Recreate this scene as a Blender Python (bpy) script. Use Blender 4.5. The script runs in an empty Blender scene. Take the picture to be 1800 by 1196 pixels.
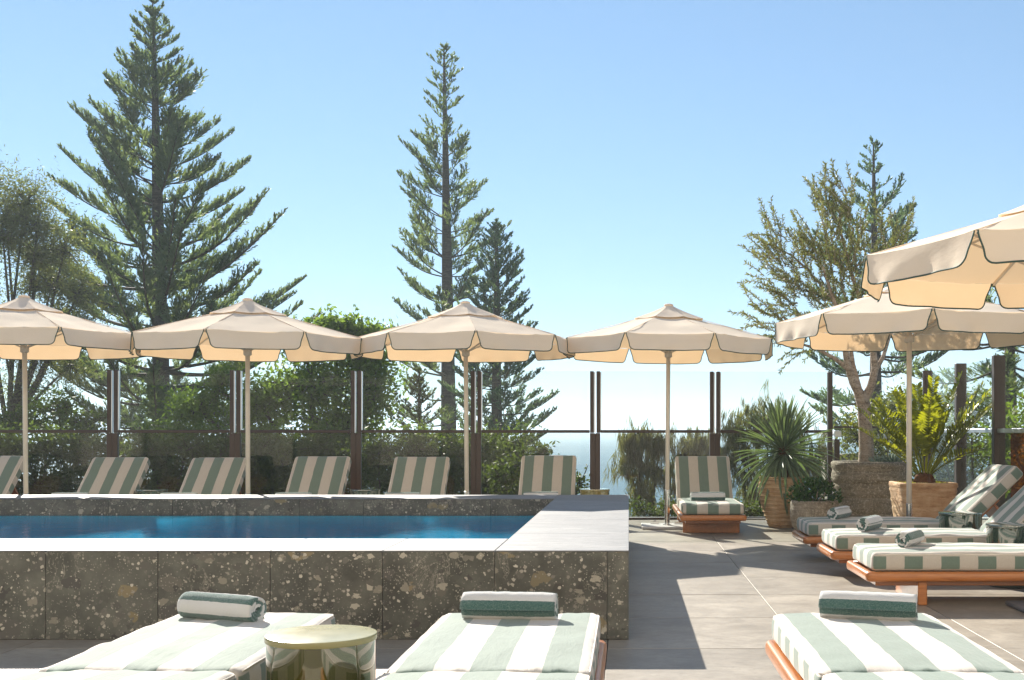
import bpy, math, random
import numpy as np
from mathutils import Vector, Matrix, noise as mnoise

R = math.radians
rng = np.random.default_rng(7)
random.seed(7)
scene = bpy.context.scene
COL = scene.collection

# ------------------------------------------------------------------ camera, sky, sun, exposure
F_PX, VPX, VPY, EYE = 2050.0, 1105.0, 763.0, 1.10      # lens in photo pixels, level camera with shifted lens
cam_d = bpy.data.cameras.new('camera')
cam = bpy.data.objects.new('camera', cam_d); COL.objects.link(cam)
cam.location = (0, 0, EYE); cam.rotation_euler = (R(90), 0, 0)
cam_d.sensor_width = 36.0; cam_d.sensor_fit = 'HORIZONTAL'
cam_d.lens = F_PX / 1800 * 36
cam_d.shift_x = (900 - VPX) / 1800
cam_d.shift_y = (VPY - 598) / 1800
cam_d.clip_start = 0.05; cam_d.clip_end = 60000
scene.camera = cam

SUN_EL, SUN_AZ = 29.0, -25.0        # degrees; azimuth from straight ahead (+Y), negative = left
w = bpy.data.worlds.new('World'); scene.world = w; w.use_nodes = True
nt = w.node_tree; nt.nodes.clear()
sky = nt.nodes.new('ShaderNodeTexSky'); sky.sky_type = 'NISHITA'; sky.sun_disc = False
sky.sun_elevation = R(SUN_EL); sky.sun_rotation = R(SUN_AZ)
sky.altitude = 0; sky.air_density = 1.0; sky.dust_density = 0.0; sky.ozone_density = 3.0
bg = nt.nodes.new('ShaderNodeBackground'); bg.inputs['Strength'].default_value = 0.080
wo = nt.nodes.new('ShaderNodeOutputWorld')
gam = nt.nodes.new('ShaderNodeGamma'); gam.inputs[1].default_value = 0.64      # softer sky contrast all round
tin = nt.nodes.new('ShaderNodeMix'); tin.data_type = 'RGBA'; tin.blend_type = 'MULTIPLY'; tin.inputs[0].default_value = 1.0; tin.inputs[7].default_value = (0.76, 0.945, 1.10, 1)
nt.links.new(sky.outputs[0], gam.inputs[0]); nt.links.new(gam.outputs[0], tin.inputs[6]); nt.links.new(tin.outputs[2], bg.inputs[0]); nt.links.new(bg.outputs[0], wo.inputs[0])

sl = bpy.data.lights.new('sun', 'SUN'); sl.energy = 4.0; sl.angle = R(0.53); sl.color = (1.0, 0.93, 0.82)
so = bpy.data.objects.new('sun', sl); COL.objects.link(so)
sd = Vector((math.sin(R(SUN_AZ)) * math.cos(R(SUN_EL)), math.cos(R(SUN_AZ)) * math.cos(R(SUN_EL)), math.sin(R(SUN_EL))))
so.rotation_euler = sd.to_track_quat('Z', 'Y').to_euler(); so.location = (-20, 40, 30)

vs = scene.view_settings
vs.view_transform = 'Standard'; vs.look = 'None'; vs.gamma = 1.0; vs.use_curve_mapping = False
vs.exposure = 1.62
cy = scene.cycles
cy.max_bounces = 8; cy.volume_bounces = 2; cy.transparent_max_bounces = 24; cy.use_denoising = True
cy.caustics_reflective = False; cy.caustics_refractive = False

def PX(px, Y):            # world X of a photo column at depth Y
    return (px - VPX) / F_PX * Y
def PZ(py, Y):            # world Z of a photo row at depth Y
    return EYE - (py - VPY) / F_PX * Y

# ------------------------------------------------------------------ node / material helpers
class NG:
    def __init__(s, name):
        s.m = bpy.data.materials.new(name); s.m.use_nodes = True
        s.t = s.m.node_tree; s.t.nodes.clear()
        s.out = s.t.nodes.new('ShaderNodeOutputMaterial')
    def n(s, typ, props=None, **ins):
        nd = s.t.nodes.new(typ)
        for k, v in (props or {}).items(): setattr(nd, k, v)
        for k, v in ins.items():
            key = int(k[1:]) if k[0] == '_' and k[1:].isdigit() else k.replace('__', ' ')
            s.set(nd, key, v)
        return nd
    def set(s, nd, key, v):
        sock = nd.inputs[key]
        if isinstance(v, bpy.types.NodeSocket): s.t.links.new(v, sock)
        elif isinstance(v, bpy.types.Node): s.t.links.new(v.outputs[0], sock)
        else:
            if hasattr(sock, 'default_value') and hasattr(sock.default_value, '__len__') and len(sock.default_value) == 4 and len(v) == 3: v = (*v, 1)
            sock.default_value = v
    def math(s, op, a, b=0.0, c=0.0, clamp=False):
        nd = s.n('ShaderNodeMath', {'operation': op, 'use_clamp': clamp}); s.set(nd, 0, a); s.set(nd, 1, b)
        if op in ('MULTIPLY_ADD', 'SMOOTH_MIN', 'COMPARE', 'WRAP'): s.set(nd, 2, c)
        return nd.outputs[0]
    def mix(s, f, a, b, mode='MIX'):
        nd = s.n('ShaderNodeMix', {'data_type': 'RGBA', 'blend_type': mode})
        s.set(nd, 0, f); s.set(nd, 6, a if not isinstance(a, tuple) else (*a[:3], 1)); s.set(nd, 7, b if not isinstance(b, tuple) else (*b[:3], 1))
        return nd.outputs[2]
    def ramp(s, f, stops):
        nd = s.n('ShaderNodeValToRGB'); s.set(nd, 0, f)
        el = nd.color_ramp.elements
        while len(el) < len(stops): el.new(0.5)
        for e, (p, c) in zip(el, stops):
            e.position = p; e.color = (*c, 1) if len(c) == 3 else c
        return nd.outputs[0]
    def noise(s, vec, scale, detail=4, rough=0.55, dist=0.0):
        nd = s.n('ShaderNodeTexNoise', Scale=scale, Detail=detail, Roughness=rough, Distortion=dist)
        s.t.links.new(vec, nd.inputs['Vector']); return nd.outputs[0]
    def mapv(s, vec, scale=(1, 1, 1), loc=(0, 0, 0)):
        nd = s.n('ShaderNodeMapping'); s.t.links.new(vec, nd.inputs[0])
        nd.inputs['Scale'].default_value = scale; nd.inputs['Location'].default_value = loc; return nd.outputs[0]
    def obj(s): return s.n('ShaderNodeTexCoord').outputs['Object']
    def world(s): return s.n('ShaderNodeNewGeometry').outputs['Position']
    def xyz(s, v):
        nd = s.n('ShaderNodeSeparateXYZ'); s.t.links.new(v, nd.inputs[0]); return nd.outputs
    def rand(s): return s.n('ShaderNodeObjectInfo').outputs['Random']
    def bump(s, h, strength=0.3, dist=0.01):
        nd = s.n('ShaderNodeBump', Strength=strength, Distance=dist); s.set(nd, 'Height', h); return nd.outputs[0]
    def pbr(s, col, rough=0.5, metal=0.0, spec=0.5, normal=None, **kw):
        b = s.n('ShaderNodeBsdfPrincipled'); s.set(b, 'Base Color', col); s.set(b, 'Roughness', rough)
        s.set(b, 'Metallic', metal); s.set(b, 'Specular IOR Level', spec)
        if normal is not None: s.t.links.new(normal, b.inputs['Normal'])
        for k, v in kw.items(): s.set(b, k.replace('__', ' '), v)
        return b
    def done(s, sh):
        s.t.links.new(sh.outputs[0] if isinstance(sh, bpy.types.Node) else sh, s.out.inputs[0]); return s.m

def shifted(g, amt=17.0):      # world position moved by a per-object amount so alike pieces differ
    r = g.rand()
    c = g.n('ShaderNodeCombineXYZ'); g.set(c, 0, g.math('MULTIPLY', r, amt)); g.set(c, 1, g.math('MULTIPLY', r, amt * 2.3)); g.set(c, 2, g.math('MULTIPLY', r, amt * 1.7))
    v = g.n('ShaderNodeVectorMath', {'operation': 'ADD'}); g.t.links.new(g.world(), v.inputs[0]); g.t.links.new(c.outputs[0], v.inputs[1])
    return v.outputs[0]

def m_simple(name, col, rough=0.5, metal=0.0, spec=0.5, var=0.12, scale=8.0, bump=0.0, bscale=60.0):
    g = NG(name); o = g.obj()
    n = g.noise(o, scale, 5)
    c = g.mix(g.math('MULTIPLY', n, 1.0), tuple(x * (1 - var) for x in col), tuple(min(1, x * (1 + var)) for x in col))
    nm = g.bump(g.noise(o, bscale, 3), bump, 0.004) if bump else None
    return g.done(g.pbr(c, g.math('MULTIPLY_ADD', n, 0.15, rough - 0.07), metal, spec, nm))

def m_terrazzo(name):
    g = NG(name); v = shifted(g)
    wv = g.n('ShaderNodeVectorMath', {'operation': 'MULTIPLY_ADD'}); g.t.links.new(g.n('ShaderNodeTexNoise', Scale=6.0, Detail=2.0, Vector=v).outputs['Color'], wv.inputs[0])
    wv.inputs[1].default_value = (0.05, 0.05, 0.05); g.t.links.new(v, wv.inputs[2]); v2 = wv.outputs[0]
    base = g.ramp(g.noise(v2, 5.0, 7, 0.62), [(0.3, (0.040, 0.042, 0.036)), (0.5, (0.080, 0.082, 0.069)), (0.7, (0.140, 0.140, 0.118))])
    def chips(vec, scale, prob, size, cols, col_in, soft=0.03):
        vo = g.n('ShaderNodeTexVoronoi', Scale=scale, Randomness=1.0); g.t.links.new(vec, vo.inputs['Vector'])
        rc = g.xyz(vo.outputs['Color'])
        lim = g.math('MULTIPLY', g.math('MULTIPLY_ADD', rc[1], 0.7, 0.3), size)
        d = g.math('ADD', vo.outputs['Distance'], g.math('MULTIPLY', g.math('SUBTRACT', g.noise(vec, scale * 2.6, 3), 0.5), 0.75))
        inside = g.math('MULTIPLY', g.math('SUBTRACT', lim, d), 1 / soft, clamp=True)
        on = g.math('GREATER_THAN', prob, rc[0])
        return g.mix(g.math('MULTIPLY', inside, on), col_in, g.ramp(rc[2], cols))
    st = g.mapv(v2, (1.0, 1.0, 1.25))
    c = chips(st, 6.0, 0.66, 0.56, [(0.0, (0.045, 0.043, 0.04)), (0.45, (0.085, 0.082, 0.075)), (0.72, (0.13, 0.12, 0.10)), (0.85, (0.20, 0.165, 0.09)), (1.0, (0.23, 0.185, 0.115))], base, 0.035)
    c = chips(st, 15.0, 0.55, 0.50, [(0.0, (0.05, 0.05, 0.045)), (0.5, (0.12, 0.115, 0.10)), (0.8, (0.27, 0.25, 0.20)), (1.0, (0.44, 0.41, 0.34))], c, 0.03)
    c = chips(v2, 42.0, 0.46, 0.47, [(0.0, (0.10, 0.095, 0.085)), (0.55, (0.28, 0.26, 0.22)), (1.0, (0.52, 0.49, 0.42))], c, 0.08)
    c = chips(v2, 105.0, 0.34, 0.44, [(0.0, (0.15, 0.14, 0.12)), (1.0, (0.48, 0.45, 0.38))], c, 0.15)
    ve = g.noise(g.mapv(v2, (1, 1, 0.6)), 9.0, 6, 0.7, 1.2)
    vein = g.math('SUBTRACT', 1.0, g.math('MULTIPLY', g.math('ABSOLUTE', g.math('SUBTRACT', ve, 0.5)), 60), clamp=True)
    c = g.mix(g.math('MULTIPLY', vein, g.math('GREATER_THAN', g.noise(v2, 3.0, 2), 0.56)), c, (0.28, 0.26, 0.22))
    return g.done(g.pbr(c, g.math('MULTIPLY_ADD', g.noise(v2, 20, 4), 0.2, 0.24), 0, 0.5))

def m_stone(name, c0, c1, c2, rough=0.45, streak=(0.6, 6.0, 6.0), scale=3.0, spec=0.5, blotch=0.35):
    g = NG(name); v = shifted(g)
    s1 = g.noise(g.mapv(v, streak), scale, 7, 0.65, 0.6)
    s2 = g.noise(v, 1.6, 4, 0.6)
    c = g.ramp(g.math('MULTIPLY_ADD', g.math('SUBTRACT', s2, 0.5), blotch * 1.4, s1), [(0.28, c0), (0.5, c1), (0.74, c2)])
    fine = g.noise(g.mapv(v, (1, 1.9, 1.9)), 22, 6, 0.72, 0.6)
    c = g.mix(g.math('MULTIPLY', g.math('SUBTRACT', fine, 0.45), 2.2, clamp=True), c, tuple(x * 0.56 for x in c1))
    spots = g.math('MULTIPLY', g.math('SUBTRACT', g.noise(v, 4.5, 6, 0.72, 0.5), 0.56), 7, clamp=True)
    c = g.mix(g.math('MULTIPLY', spots, 0.28), c, tuple(x * 0.62 for x in c0))
    tone = g.math('MULTIPLY_ADD', g.rand(), 0.16, 0.92)
    tn = g.n('ShaderNodeVectorMath', {'operation': 'SCALE'}); g.t.links.new(c, tn.inputs[0]); g.set(tn, 'Scale', tone)
    return g.done(g.pbr(tn.outputs[0], g.math('MULTIPLY_ADD', s1, 0.25, rough - 0.12), 0, spec, g.bump(fine, 0.12, 0.004)))

GREEN, WHITE, PITCH = (0.140, 0.192, 0.158), (0.48, 0.44, 0.39), 0.235
def m_stripe(name, axis, side=False):
    g = NG(name); o = g.obj(); x = g.xyz(o)
    wob = g.math('MULTIPLY', g.math('SUBTRACT', g.noise(o, 9.0, 3), 0.5), 0.006)
    p = g.math('MULTIPLY', g.math('ADD', x[axis], wob), 2 * math.pi / PITCH)
    s = g.math('MULTIPLY_ADD', g.math('COSINE', p), 18.0, 0.5, clamp=True)
    if side:       # the side boxing: blocks with a pale border above and below
        zz = g.math('ABSOLUTE', g.math('ADD', x[2], 0.003))
        s = g.math('MULTIPLY', g.math('SUBTRACT', 1.0, s), g.math('MULTIPLY', g.math('SUBTRACT', 0.043, zz), 300, clamp=True))
    weave = g.noise(g.mapv(o, (260, 260, 260)), 1.0, 2)
    slub = g.noise(g.mapv(o, (14, 160, 60) if axis == 1 else (160, 14, 60)), 1.0, 3)
    f = g.math('MULTIPLY_ADD', g.math('SUBTRACT', slub, 0.5), 0.22, g.math('MULTIPLY_ADD', g.math('SUBTRACT', weave, 0.5), 0.25, 1.0))
    c = g.mix(s, WHITE, GREEN)
    tn = g.n('ShaderNodeVectorMath', {'operation': 'SCALE'}); g.t.links.new(c, tn.inputs[0]); g.set(tn, 'Scale', f)
    wr = g.noise(g.mapv(o, (5, 16, 5)), 1.0, 4, 0.6, 0.5)
    b1 = g.n('ShaderNodeBump', Strength=0.5, Distance=0.014); g.set(b1, 'Height', wr)
    b2 = g.n('ShaderNodeBump', Strength=0.25, Distance=0.0015); g.set(b2, 'Height', weave); g.t.links.new(b1.outputs[0], b2.inputs['Normal'])
    return g.done(g.pbr(tn.outputs[0], 0.85, 0, 0.25, b2.outputs[0], Sheen__Weight=0.25, Sheen__Roughness=0.5))

def m_towel(name):
    g = NG(name); uv = g.n('ShaderNodeUVMap').outputs[0]; x = g.xyz(uv); o = g.obj()
    u = g.math('ADD', x[0], g.math('MULTIPLY', g.math('SUBTRACT', g.noise(o, 60, 3), 0.5), 0.006))
    s = g.math('GREATER_THAN', g.math('SINE', g.math('MULTIPLY_ADD', u, 2 * math.pi / 0.098, x[1])), 0.0)
    f = g.noise(o, 320, 2)
    c = g.mix(s, (0.68, 0.67, 0.66), (0.030, 0.105, 0.090))
    c = g.mix(g.math('MULTIPLY', g.math('SUBTRACT', f, 0.42), 1.0, clamp=True), c, (0.50, 0.56, 0.55))
    return g.done(g.pbr(c, 0.95, 0, 0.1, g.bump(f, 0.9, 0.006), Sheen__Weight=0.5))

def m_canvas(name, col=(0.90, 0.785, 0.645), tr=(0.80, 0.55, 0.31), f=0.22):
    g = NG(name); o = g.obj()
    n = g.noise(g.mapv(o, (3, 3, 6)), 1.0, 5, 0.6)
    wv = g.noise(g.mapv(o, (240, 240, 240)), 1.0, 1)
    nm = g.bump(n, 0.3, 0.02)
    c = g.mix(n, tuple(x * 0.93 for x in col), tuple(x * 1.05 for x in col))
    d = g.n('ShaderNodeBsdfDiffuse', Color=c, Roughness=0.0); g.t.links.new(nm, d.inputs['Normal'])
    t = g.n('ShaderNodeBsdfTranslucent', Color=tr); g.t.links.new(nm, t.inputs['Normal'])
    mx = g.n('ShaderNodeMixShader', _0=f); g.t.links.new(d.outputs[0], mx.inputs[1]); g.t.links.new(t.outputs[0], mx.inputs[2])
    return g.done(mx)

def m_wood(name, c0, c1, rough=0.32):
    g = NG(name); o = g.obj()
    gr = g.noise(g.mapv(o, (1.2, 22, 22)), 2.2, 6, 0.6, 1.2)
    fine = g.noise(g.mapv(o, (6, 160, 160)), 1.5, 3, 0.6)
    c = g.ramp(g.math('MULTIPLY_ADD', fine, 0.3, g.math('MULTIPLY', gr, 0.8)), [(0.3, c0), (0.75, c1)])
    return g.done(g.pbr(c, rough, 0, 0.5, g.bump(fine, 0.15, 0.002), Coat__Weight=0.25, Coat__Roughness=0.25))

GLOSSY = ('jade_leaves', 'grey_green_sword_leaves', 'yellow_green_fronds')
def m_leaf(name, c0, c1, trans=0.35, scale=0.8, rough=0.5, tcol=None):
    g = NG(name); v = g.world()
    n = g.noise(v, scale, 3); n2 = g.noise(v, scale * 9, 2)
    c = g.ramp(g.math('MULTIPLY_ADD', n2, 0.5, g.math('MULTIPLY', n, 0.55)), [(0.33, c0), (0.72, c1)])
    b = g.pbr(c, max(rough, 0.55) if name not in GLOSSY else rough, 0, 0.25 if name not in GLOSSY else 0.4)
    tn = g.n('ShaderNodeVectorMath', {'operation': 'MULTIPLY'}); g.t.links.new(c, tn.inputs[0]); tn.inputs[1].default_value = tcol or (1.7, 1.9, 0.7)
    t = g.n('ShaderNodeBsdfTranslucent'); g.t.links.new(tn.outputs[0], t.inputs[0])
    mx = g.n('ShaderNodeMixShader', _0=trans); g.t.links.new(b.outputs[0], mx.inputs[1]); g.t.links.new(t.outputs[0], mx.inputs[2])
    return g.done(mx)

def m_glass(name, tint=(0.94, 0.965, 0.95), base=0.0, smudge=0.012):
    g = NG(name); v = g.world()
    t = g.n('ShaderNodeBsdfTransparent', Color=tint)
    gl = g.n('ShaderNodeBsdfGlossy', Color=(1, 1, 1), Roughness=0.0)
    fr = g.n('ShaderNodeFresnel', IOR=1.5)
    f = g.math('MULTIPLY_ADD', fr.outputs[0], 0.13, base, clamp=True)
    mx = g.n('ShaderNodeMixShader', _0=f); g.t.links.new(t.outputs[0], mx.inputs[1]); g.t.links.new(gl.outputs[0], mx.inputs[2])
    d = g.n('ShaderNodeBsdfDiffuse', Color=(0.7, 0.68, 0.62))           # salt film and smears on the panes
    sm = g.math('MULTIPLY', g.math('SUBTRACT', g.noise(g.mapv(v, (0.9, 0.9, 0.6)), 1.3, 5, 0.6), 0.38), smudge * 4, clamp=True)
    m2 = g.n('ShaderNodeMixShader'); g.set(m2, 0, g.math('MINIMUM', sm, smudge * 1.6)); g.t.links.new(mx.outputs[0], m2.inputs[1]); g.t.links.new(d.outputs[0], m2.inputs[2])
    return g.done(m2)

def m_pot(name, c0, c1, c2, bands=14.0, bamt=0.5, rough=0.85, spot=None):
    g = NG(name); o = g.obj(); x = g.xyz(o)
    s1 = g.noise(g.mapv(o, (2.0, 2.0, 14.0)), 1.6, 6, 0.65, 0.5)
    n = g.noise(o, 11, 6, 0.7)
    c = g.ramp(g.math('MULTIPLY_ADD', n, 0.45, g.math('MULTIPLY', s1, 0.6)), [(0.36, c0), (0.51, c1), (0.66, c2)])
    if spot:
        sp = g.math('MULTIPLY', g.math('SUBTRACT', g.noise(o, 46, 5, 0.75), 0.51), 9, clamp=True)
        c = g.mix(g.math('MULTIPLY', sp, g.math('MULTIPLY', g.noise(o, 3.5, 3), 1.5, clamp=True)), c, spot)
    hgt = g.math('MULTIPLY_ADD', n, 0.6, s1)
    return g.done(g.pbr(c, rough, 0, 0.2, g.bump(hgt, 0.9, 0.022)))

M = {}
M['terrazzo'] = m_terrazzo('dark_terrazzo')
M['coping'] = m_stone('pale_grey_coping_stone', (0.135, 0.14, 0.145), (0.20, 0.203, 0.207), (0.285, 0.286, 0.284), 0.6, (1.0, 7.0, 7.0), 3.0, 0.3, 0.2)
M['tile'] = m_stone('beige_limestone_tile', (0.222, 0.192, 0.152), (0.285, 0.250, 0.203), (0.355, 0.315, 0.258), 0.50, (1.0, 1.5, 1.5), 3.2, 0.4, 0.55)
M['grout'] = m_simple('dark_grout', (0.10, 0.09, 0.08), 0.9)
M['concrete'] = m_simple('pool_core_concrete', (0.42, 0.39, 0.33), 0.9)
M['mosaic'] = m_simple('blue_pool_lining', (0.02, 0.72, 0.95), 0.4)
M['top'] = m_stripe('striped_fabric_top', 1)
M['side'] = m_stripe('striped_fabric_boxing', 0, True)
M['pipe'] = m_simple('fabric_piping', (0.70, 0.65, 0.58), 0.85)
M['towel'] = m_towel('striped_terry_towel')
M['canvas'] = m_canvas('cream_canvas')
M['trim'] = m_simple('dark_green_binding', (0.035, 0.075, 0.060), 0.7)
M['pole'] = m_simple('cream_painted_pole', (0.66, 0.60, 0.52), 0.35)
M['chrome'] = m_simple('polished_steel', (0.75, 0.75, 0.75), 0.16, 1.0)
M['plate'] = m_simple('white_base_plate', (0.62, 0.62, 0.63), 0.5)
M['dplate'] = m_simple('slate_base_plate', (0.12, 0.12, 0.13), 0.5)
M['wood'] = m_wood('oiled_teak', (0.27, 0.080, 0.017), (0.52, 0.195, 0.050))
M['wood2'] = m_wood('dark_oiled_teak', (0.20, 0.06, 0.016), (0.33, 0.115, 0.03))
M['bronze'] = m_simple('dark_bronze_metal', (0.052, 0.036, 0.030), 0.42, 0.35, 0.5, 0.15)
M['alu'] = m_simple('bare_aluminium', (0.55, 0.60, 0.66), 0.3, 0.9)
M['glass'] = m_glass('clear_glass')
M['glass_low'] = m_glass('grey_tinted_glass', (0.80, 0.82, 0.79), 0.006, 0.012)
M['amber'] = m_glass('amber_glass', (0.75, 0.36, 0.05), 0.02, 0.05)
def m_glaze(name, c0, c1, rough=0.06):
    g = NG(name); o = g.obj(); n = g.noise(o, 7, 5, 0.6, 0.8)
    return g.done(g.pbr(g.mix(n, c0, c1), rough, 0, 0.6, Coat__Weight=1.0, Coat__Roughness=0.02, Coat__IOR=2.0))
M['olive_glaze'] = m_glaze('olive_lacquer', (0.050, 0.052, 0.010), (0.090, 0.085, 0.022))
M['olive_lit_top'] = m_simple('olive_sunlit_top', (0.27, 0.25, 0.115), 0.22, 0, 0.5, 0.12, 9)  # olive lightened for the table top: sun and reflected sky put into the colour
M['green_glaze'] = m_glaze('bottle_green_lacquer', (0.016, 0.035, 0.024), (0.035, 0.062, 0.042))
M['amber_glaze'] = m_glaze('yellow_olive_lacquer', (0.17, 0.14, 0.02), (0.25, 0.20, 0.04))
M['travertine'] = m_pot('banded_travertine', (0.33, 0.19, 0.095), (0.50, 0.33, 0.19), (0.62, 0.46, 0.30))
M['weathered'] = m_pot('weathered_concrete', (0.120, 0.097, 0.066), (0.21, 0.175, 0.128), (0.31, 0.265, 0.205), 10, 0.4, 0.9, (0.52, 0.46, 0.37))
M['weathered2'] = m_pot('pitted_concrete_bowl', (0.13, 0.105, 0.075), (0.22, 0.185, 0.145), (0.33, 0.29, 0.23), 10, 0.4, 0.9, (0.46, 0.42, 0.34))
M['soil'] = m_simple('dark_soil', (0.05, 0.035, 0.025), 0.95, 0, 0.2, 0.4, 30, 0.8, 80)
M['bark'] = m_pot('grey_brown_bark', (0.045, 0.034, 0.025), (0.085, 0.066, 0.050), (0.14, 0.11, 0.085))
M['olivebark'] = m_pot('pale_olive_bark', (0.16, 0.115, 0.08), (0.36, 0.28, 0.21), (0.50, 0.41, 0.33), 10, 0.4, 0.9, (0.10, 0.075, 0.05))
M['pine'] = m_leaf('norfolk_pine_needles', (0.082, 0.116, 0.082), (0.185, 0.208, 0.134), 0.38, 0.5)
M['pine2'] = m_leaf('blue_green_pine_needles', (0.072, 0.112, 0.090), (0.150, 0.195, 0.145), 0.34, 0.5)
M['grey_pine'] = m_leaf('grey_green_needles', (0.075, 0.085, 0.060), (0.13, 0.135, 0.085), 0.3, 0.8)
M['wisp'] = m_leaf('olive_brown_foliage', (0.078, 0.086, 0.042), (0.175, 0.175, 0.085), 0.4, 0.6)
M['broad'] = m_leaf('bright_broadleaf', (0.068, 0.106, 0.026), (0.172, 0.228, 0.060), 0.52, 0.7, 0.35, (1.5, 1.65, 0.7))
M['darkbush'] = m_leaf('dark_bush_leaves', (0.045, 0.062, 0.026), (0.130, 0.160, 0.055), 0.42, 0.8, 0.4)
M['casu'] = m_leaf('drooping_she_oak', (0.115, 0.105, 0.068), (0.24, 0.22, 0.15), 0.38, 0.9)
M['coast'] = m_leaf('coastal_shrub_leaves', (0.040, 0.060, 0.018), (0.12, 0.15, 0.045), 0.35, 2.0, 0.35)
M['oliveleaf'] = m_leaf('olive_leaves', (0.100, 0.116, 0.046), (0.235, 0.238, 0.115), 0.35, 2.5, 0.4, (1.35, 1.4, 0.7))
M['yucca'] = m_leaf('grey_green_sword_leaves', (0.085, 0.125, 0.075), (0.175, 0.220, 0.145), 0.22, 6.0, 0.32)
M['dryleaf'] = m_leaf('yellowing_sword_leaf', (0.20, 0.13, 0.03), (0.34, 0.22, 0.06), 0.3, 6.0, 0.5, (1.2, 1.0, 0.5))
M['zamia'] = m_leaf('yellow_green_fronds', (0.110, 0.125, 0.012), (0.235, 0.240, 0.028), 0.55, 5.0, 0.3, (1.7, 1.7, 0.5))
M['jade'] = m_leaf('jade_leaves', (0.020, 0.050, 0.012), (0.050, 0.105, 0.022), 0.12, 9.0, 0.25)
M['succ'] = m_leaf('pale_blue_succulent', (0.15, 0.20, 0.16), (0.27, 0.33, 0.27), 0.15, 9.0, 0.5)
M['fibre'] = m_simple('rusty_leaf_bases', (0.10, 0.045, 0.018), 0.95, 0, 0.1, 0.5, 40, 0.8, 120)
M['ground'] = m_simple('sandy_scrub_ground', (0.12, 0.11, 0.07), 0.95, 0, 0.1, 0.4, 0.3)
M['kerb'] = m_simple('white_painted_kerb', (0.66, 0.66, 0.67), 0.6)
M['pebble'] = m_simple('dark_drain_pebbles', (0.04, 0.04, 0.04), 0.8, 0, 0.3, 0.6, 60, 0.9, 90)
M['render'] = m_simple('cream_render', (0.76, 0.68, 0.57), 0.9, 0, 0.2, 0.06, 2.0)  # wall of the added facade, kept pale to strengthen its bounce light
M['winglass'] = m_simple('facade_window_glass', (0.34, 0.30, 0.25), 0.25, 0.0, 0.5)  # panes of the added facade, lightened to soften its reflection in the fence glass
M['roofwhite'] = m_simple('white_sheet_roof', (0.75, 0.76, 0.78), 0.45)
def m_sea():
    g = NG('sea_water'); v = g.world()
    h = g.noise(g.mapv(v, (0.05, 0.16, 1)), 1.0, 6, 0.6)
    bands = g.noise(g.mapv(v, (0.0012, 0.010, 1)), 1.0, 4, 0.6)
    c = g.ramp(bands, [(0.38, (0.055, 0.155, 0.26)), (0.6, (0.085, 0.20, 0.30)), (0.68, (0.16, 0.27, 0.35))])
    return g.done(g.pbr(c, 0.75, 0, 0.06, g.bump(h, 0.4, 1.0)))
M['sea'] = m_sea()
def m_water():
    g = NG('pool_water'); v = g.world()
    h1 = g.noise(g.mapv(v, (2.6, 5.0, 1)), 1.0, 3, 0.5, 0.6); h2 = g.noise(g.mapv(v, (7, 22, 1)), 1.0, 2, 0.5)
    nm = g.bump(g.math('MULTIPLY_ADD', h2, 0.35, h1), 0.30, 0.03)
    body = g.n('ShaderNodeBsdfTransparent', Color=(0.80, 0.97, 1.0))
    vol = g.n('ShaderNodeVolumePrincipled', Color=(0.02, 0.60, 0.97), Density=1.0, Anisotropy=0.66); g.t.links.new(vol.outputs[0], g.out.inputs['Volume'])   # light scattered in the water
    gl = g.n('ShaderNodeBsdfGlossy', Color=(1, 1, 1), Roughness=0.015); g.t.links.new(nm, gl.inputs['Normal'])
    fr = g.n('ShaderNodeFresnel', IOR=1.33); g.t.links.new(nm, fr.inputs['Normal'])
    mx = g.n('ShaderNodeMixShader'); g.set(mx, 0, g.math('MULTIPLY', fr.outputs[0], 0.54))
    g.t.links.new(body.outputs[0], mx.inputs[1]); g.t.links.new(gl.outputs[0], mx.inputs[2])
    return g.done(mx)
M['water'] = m_water()

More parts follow.
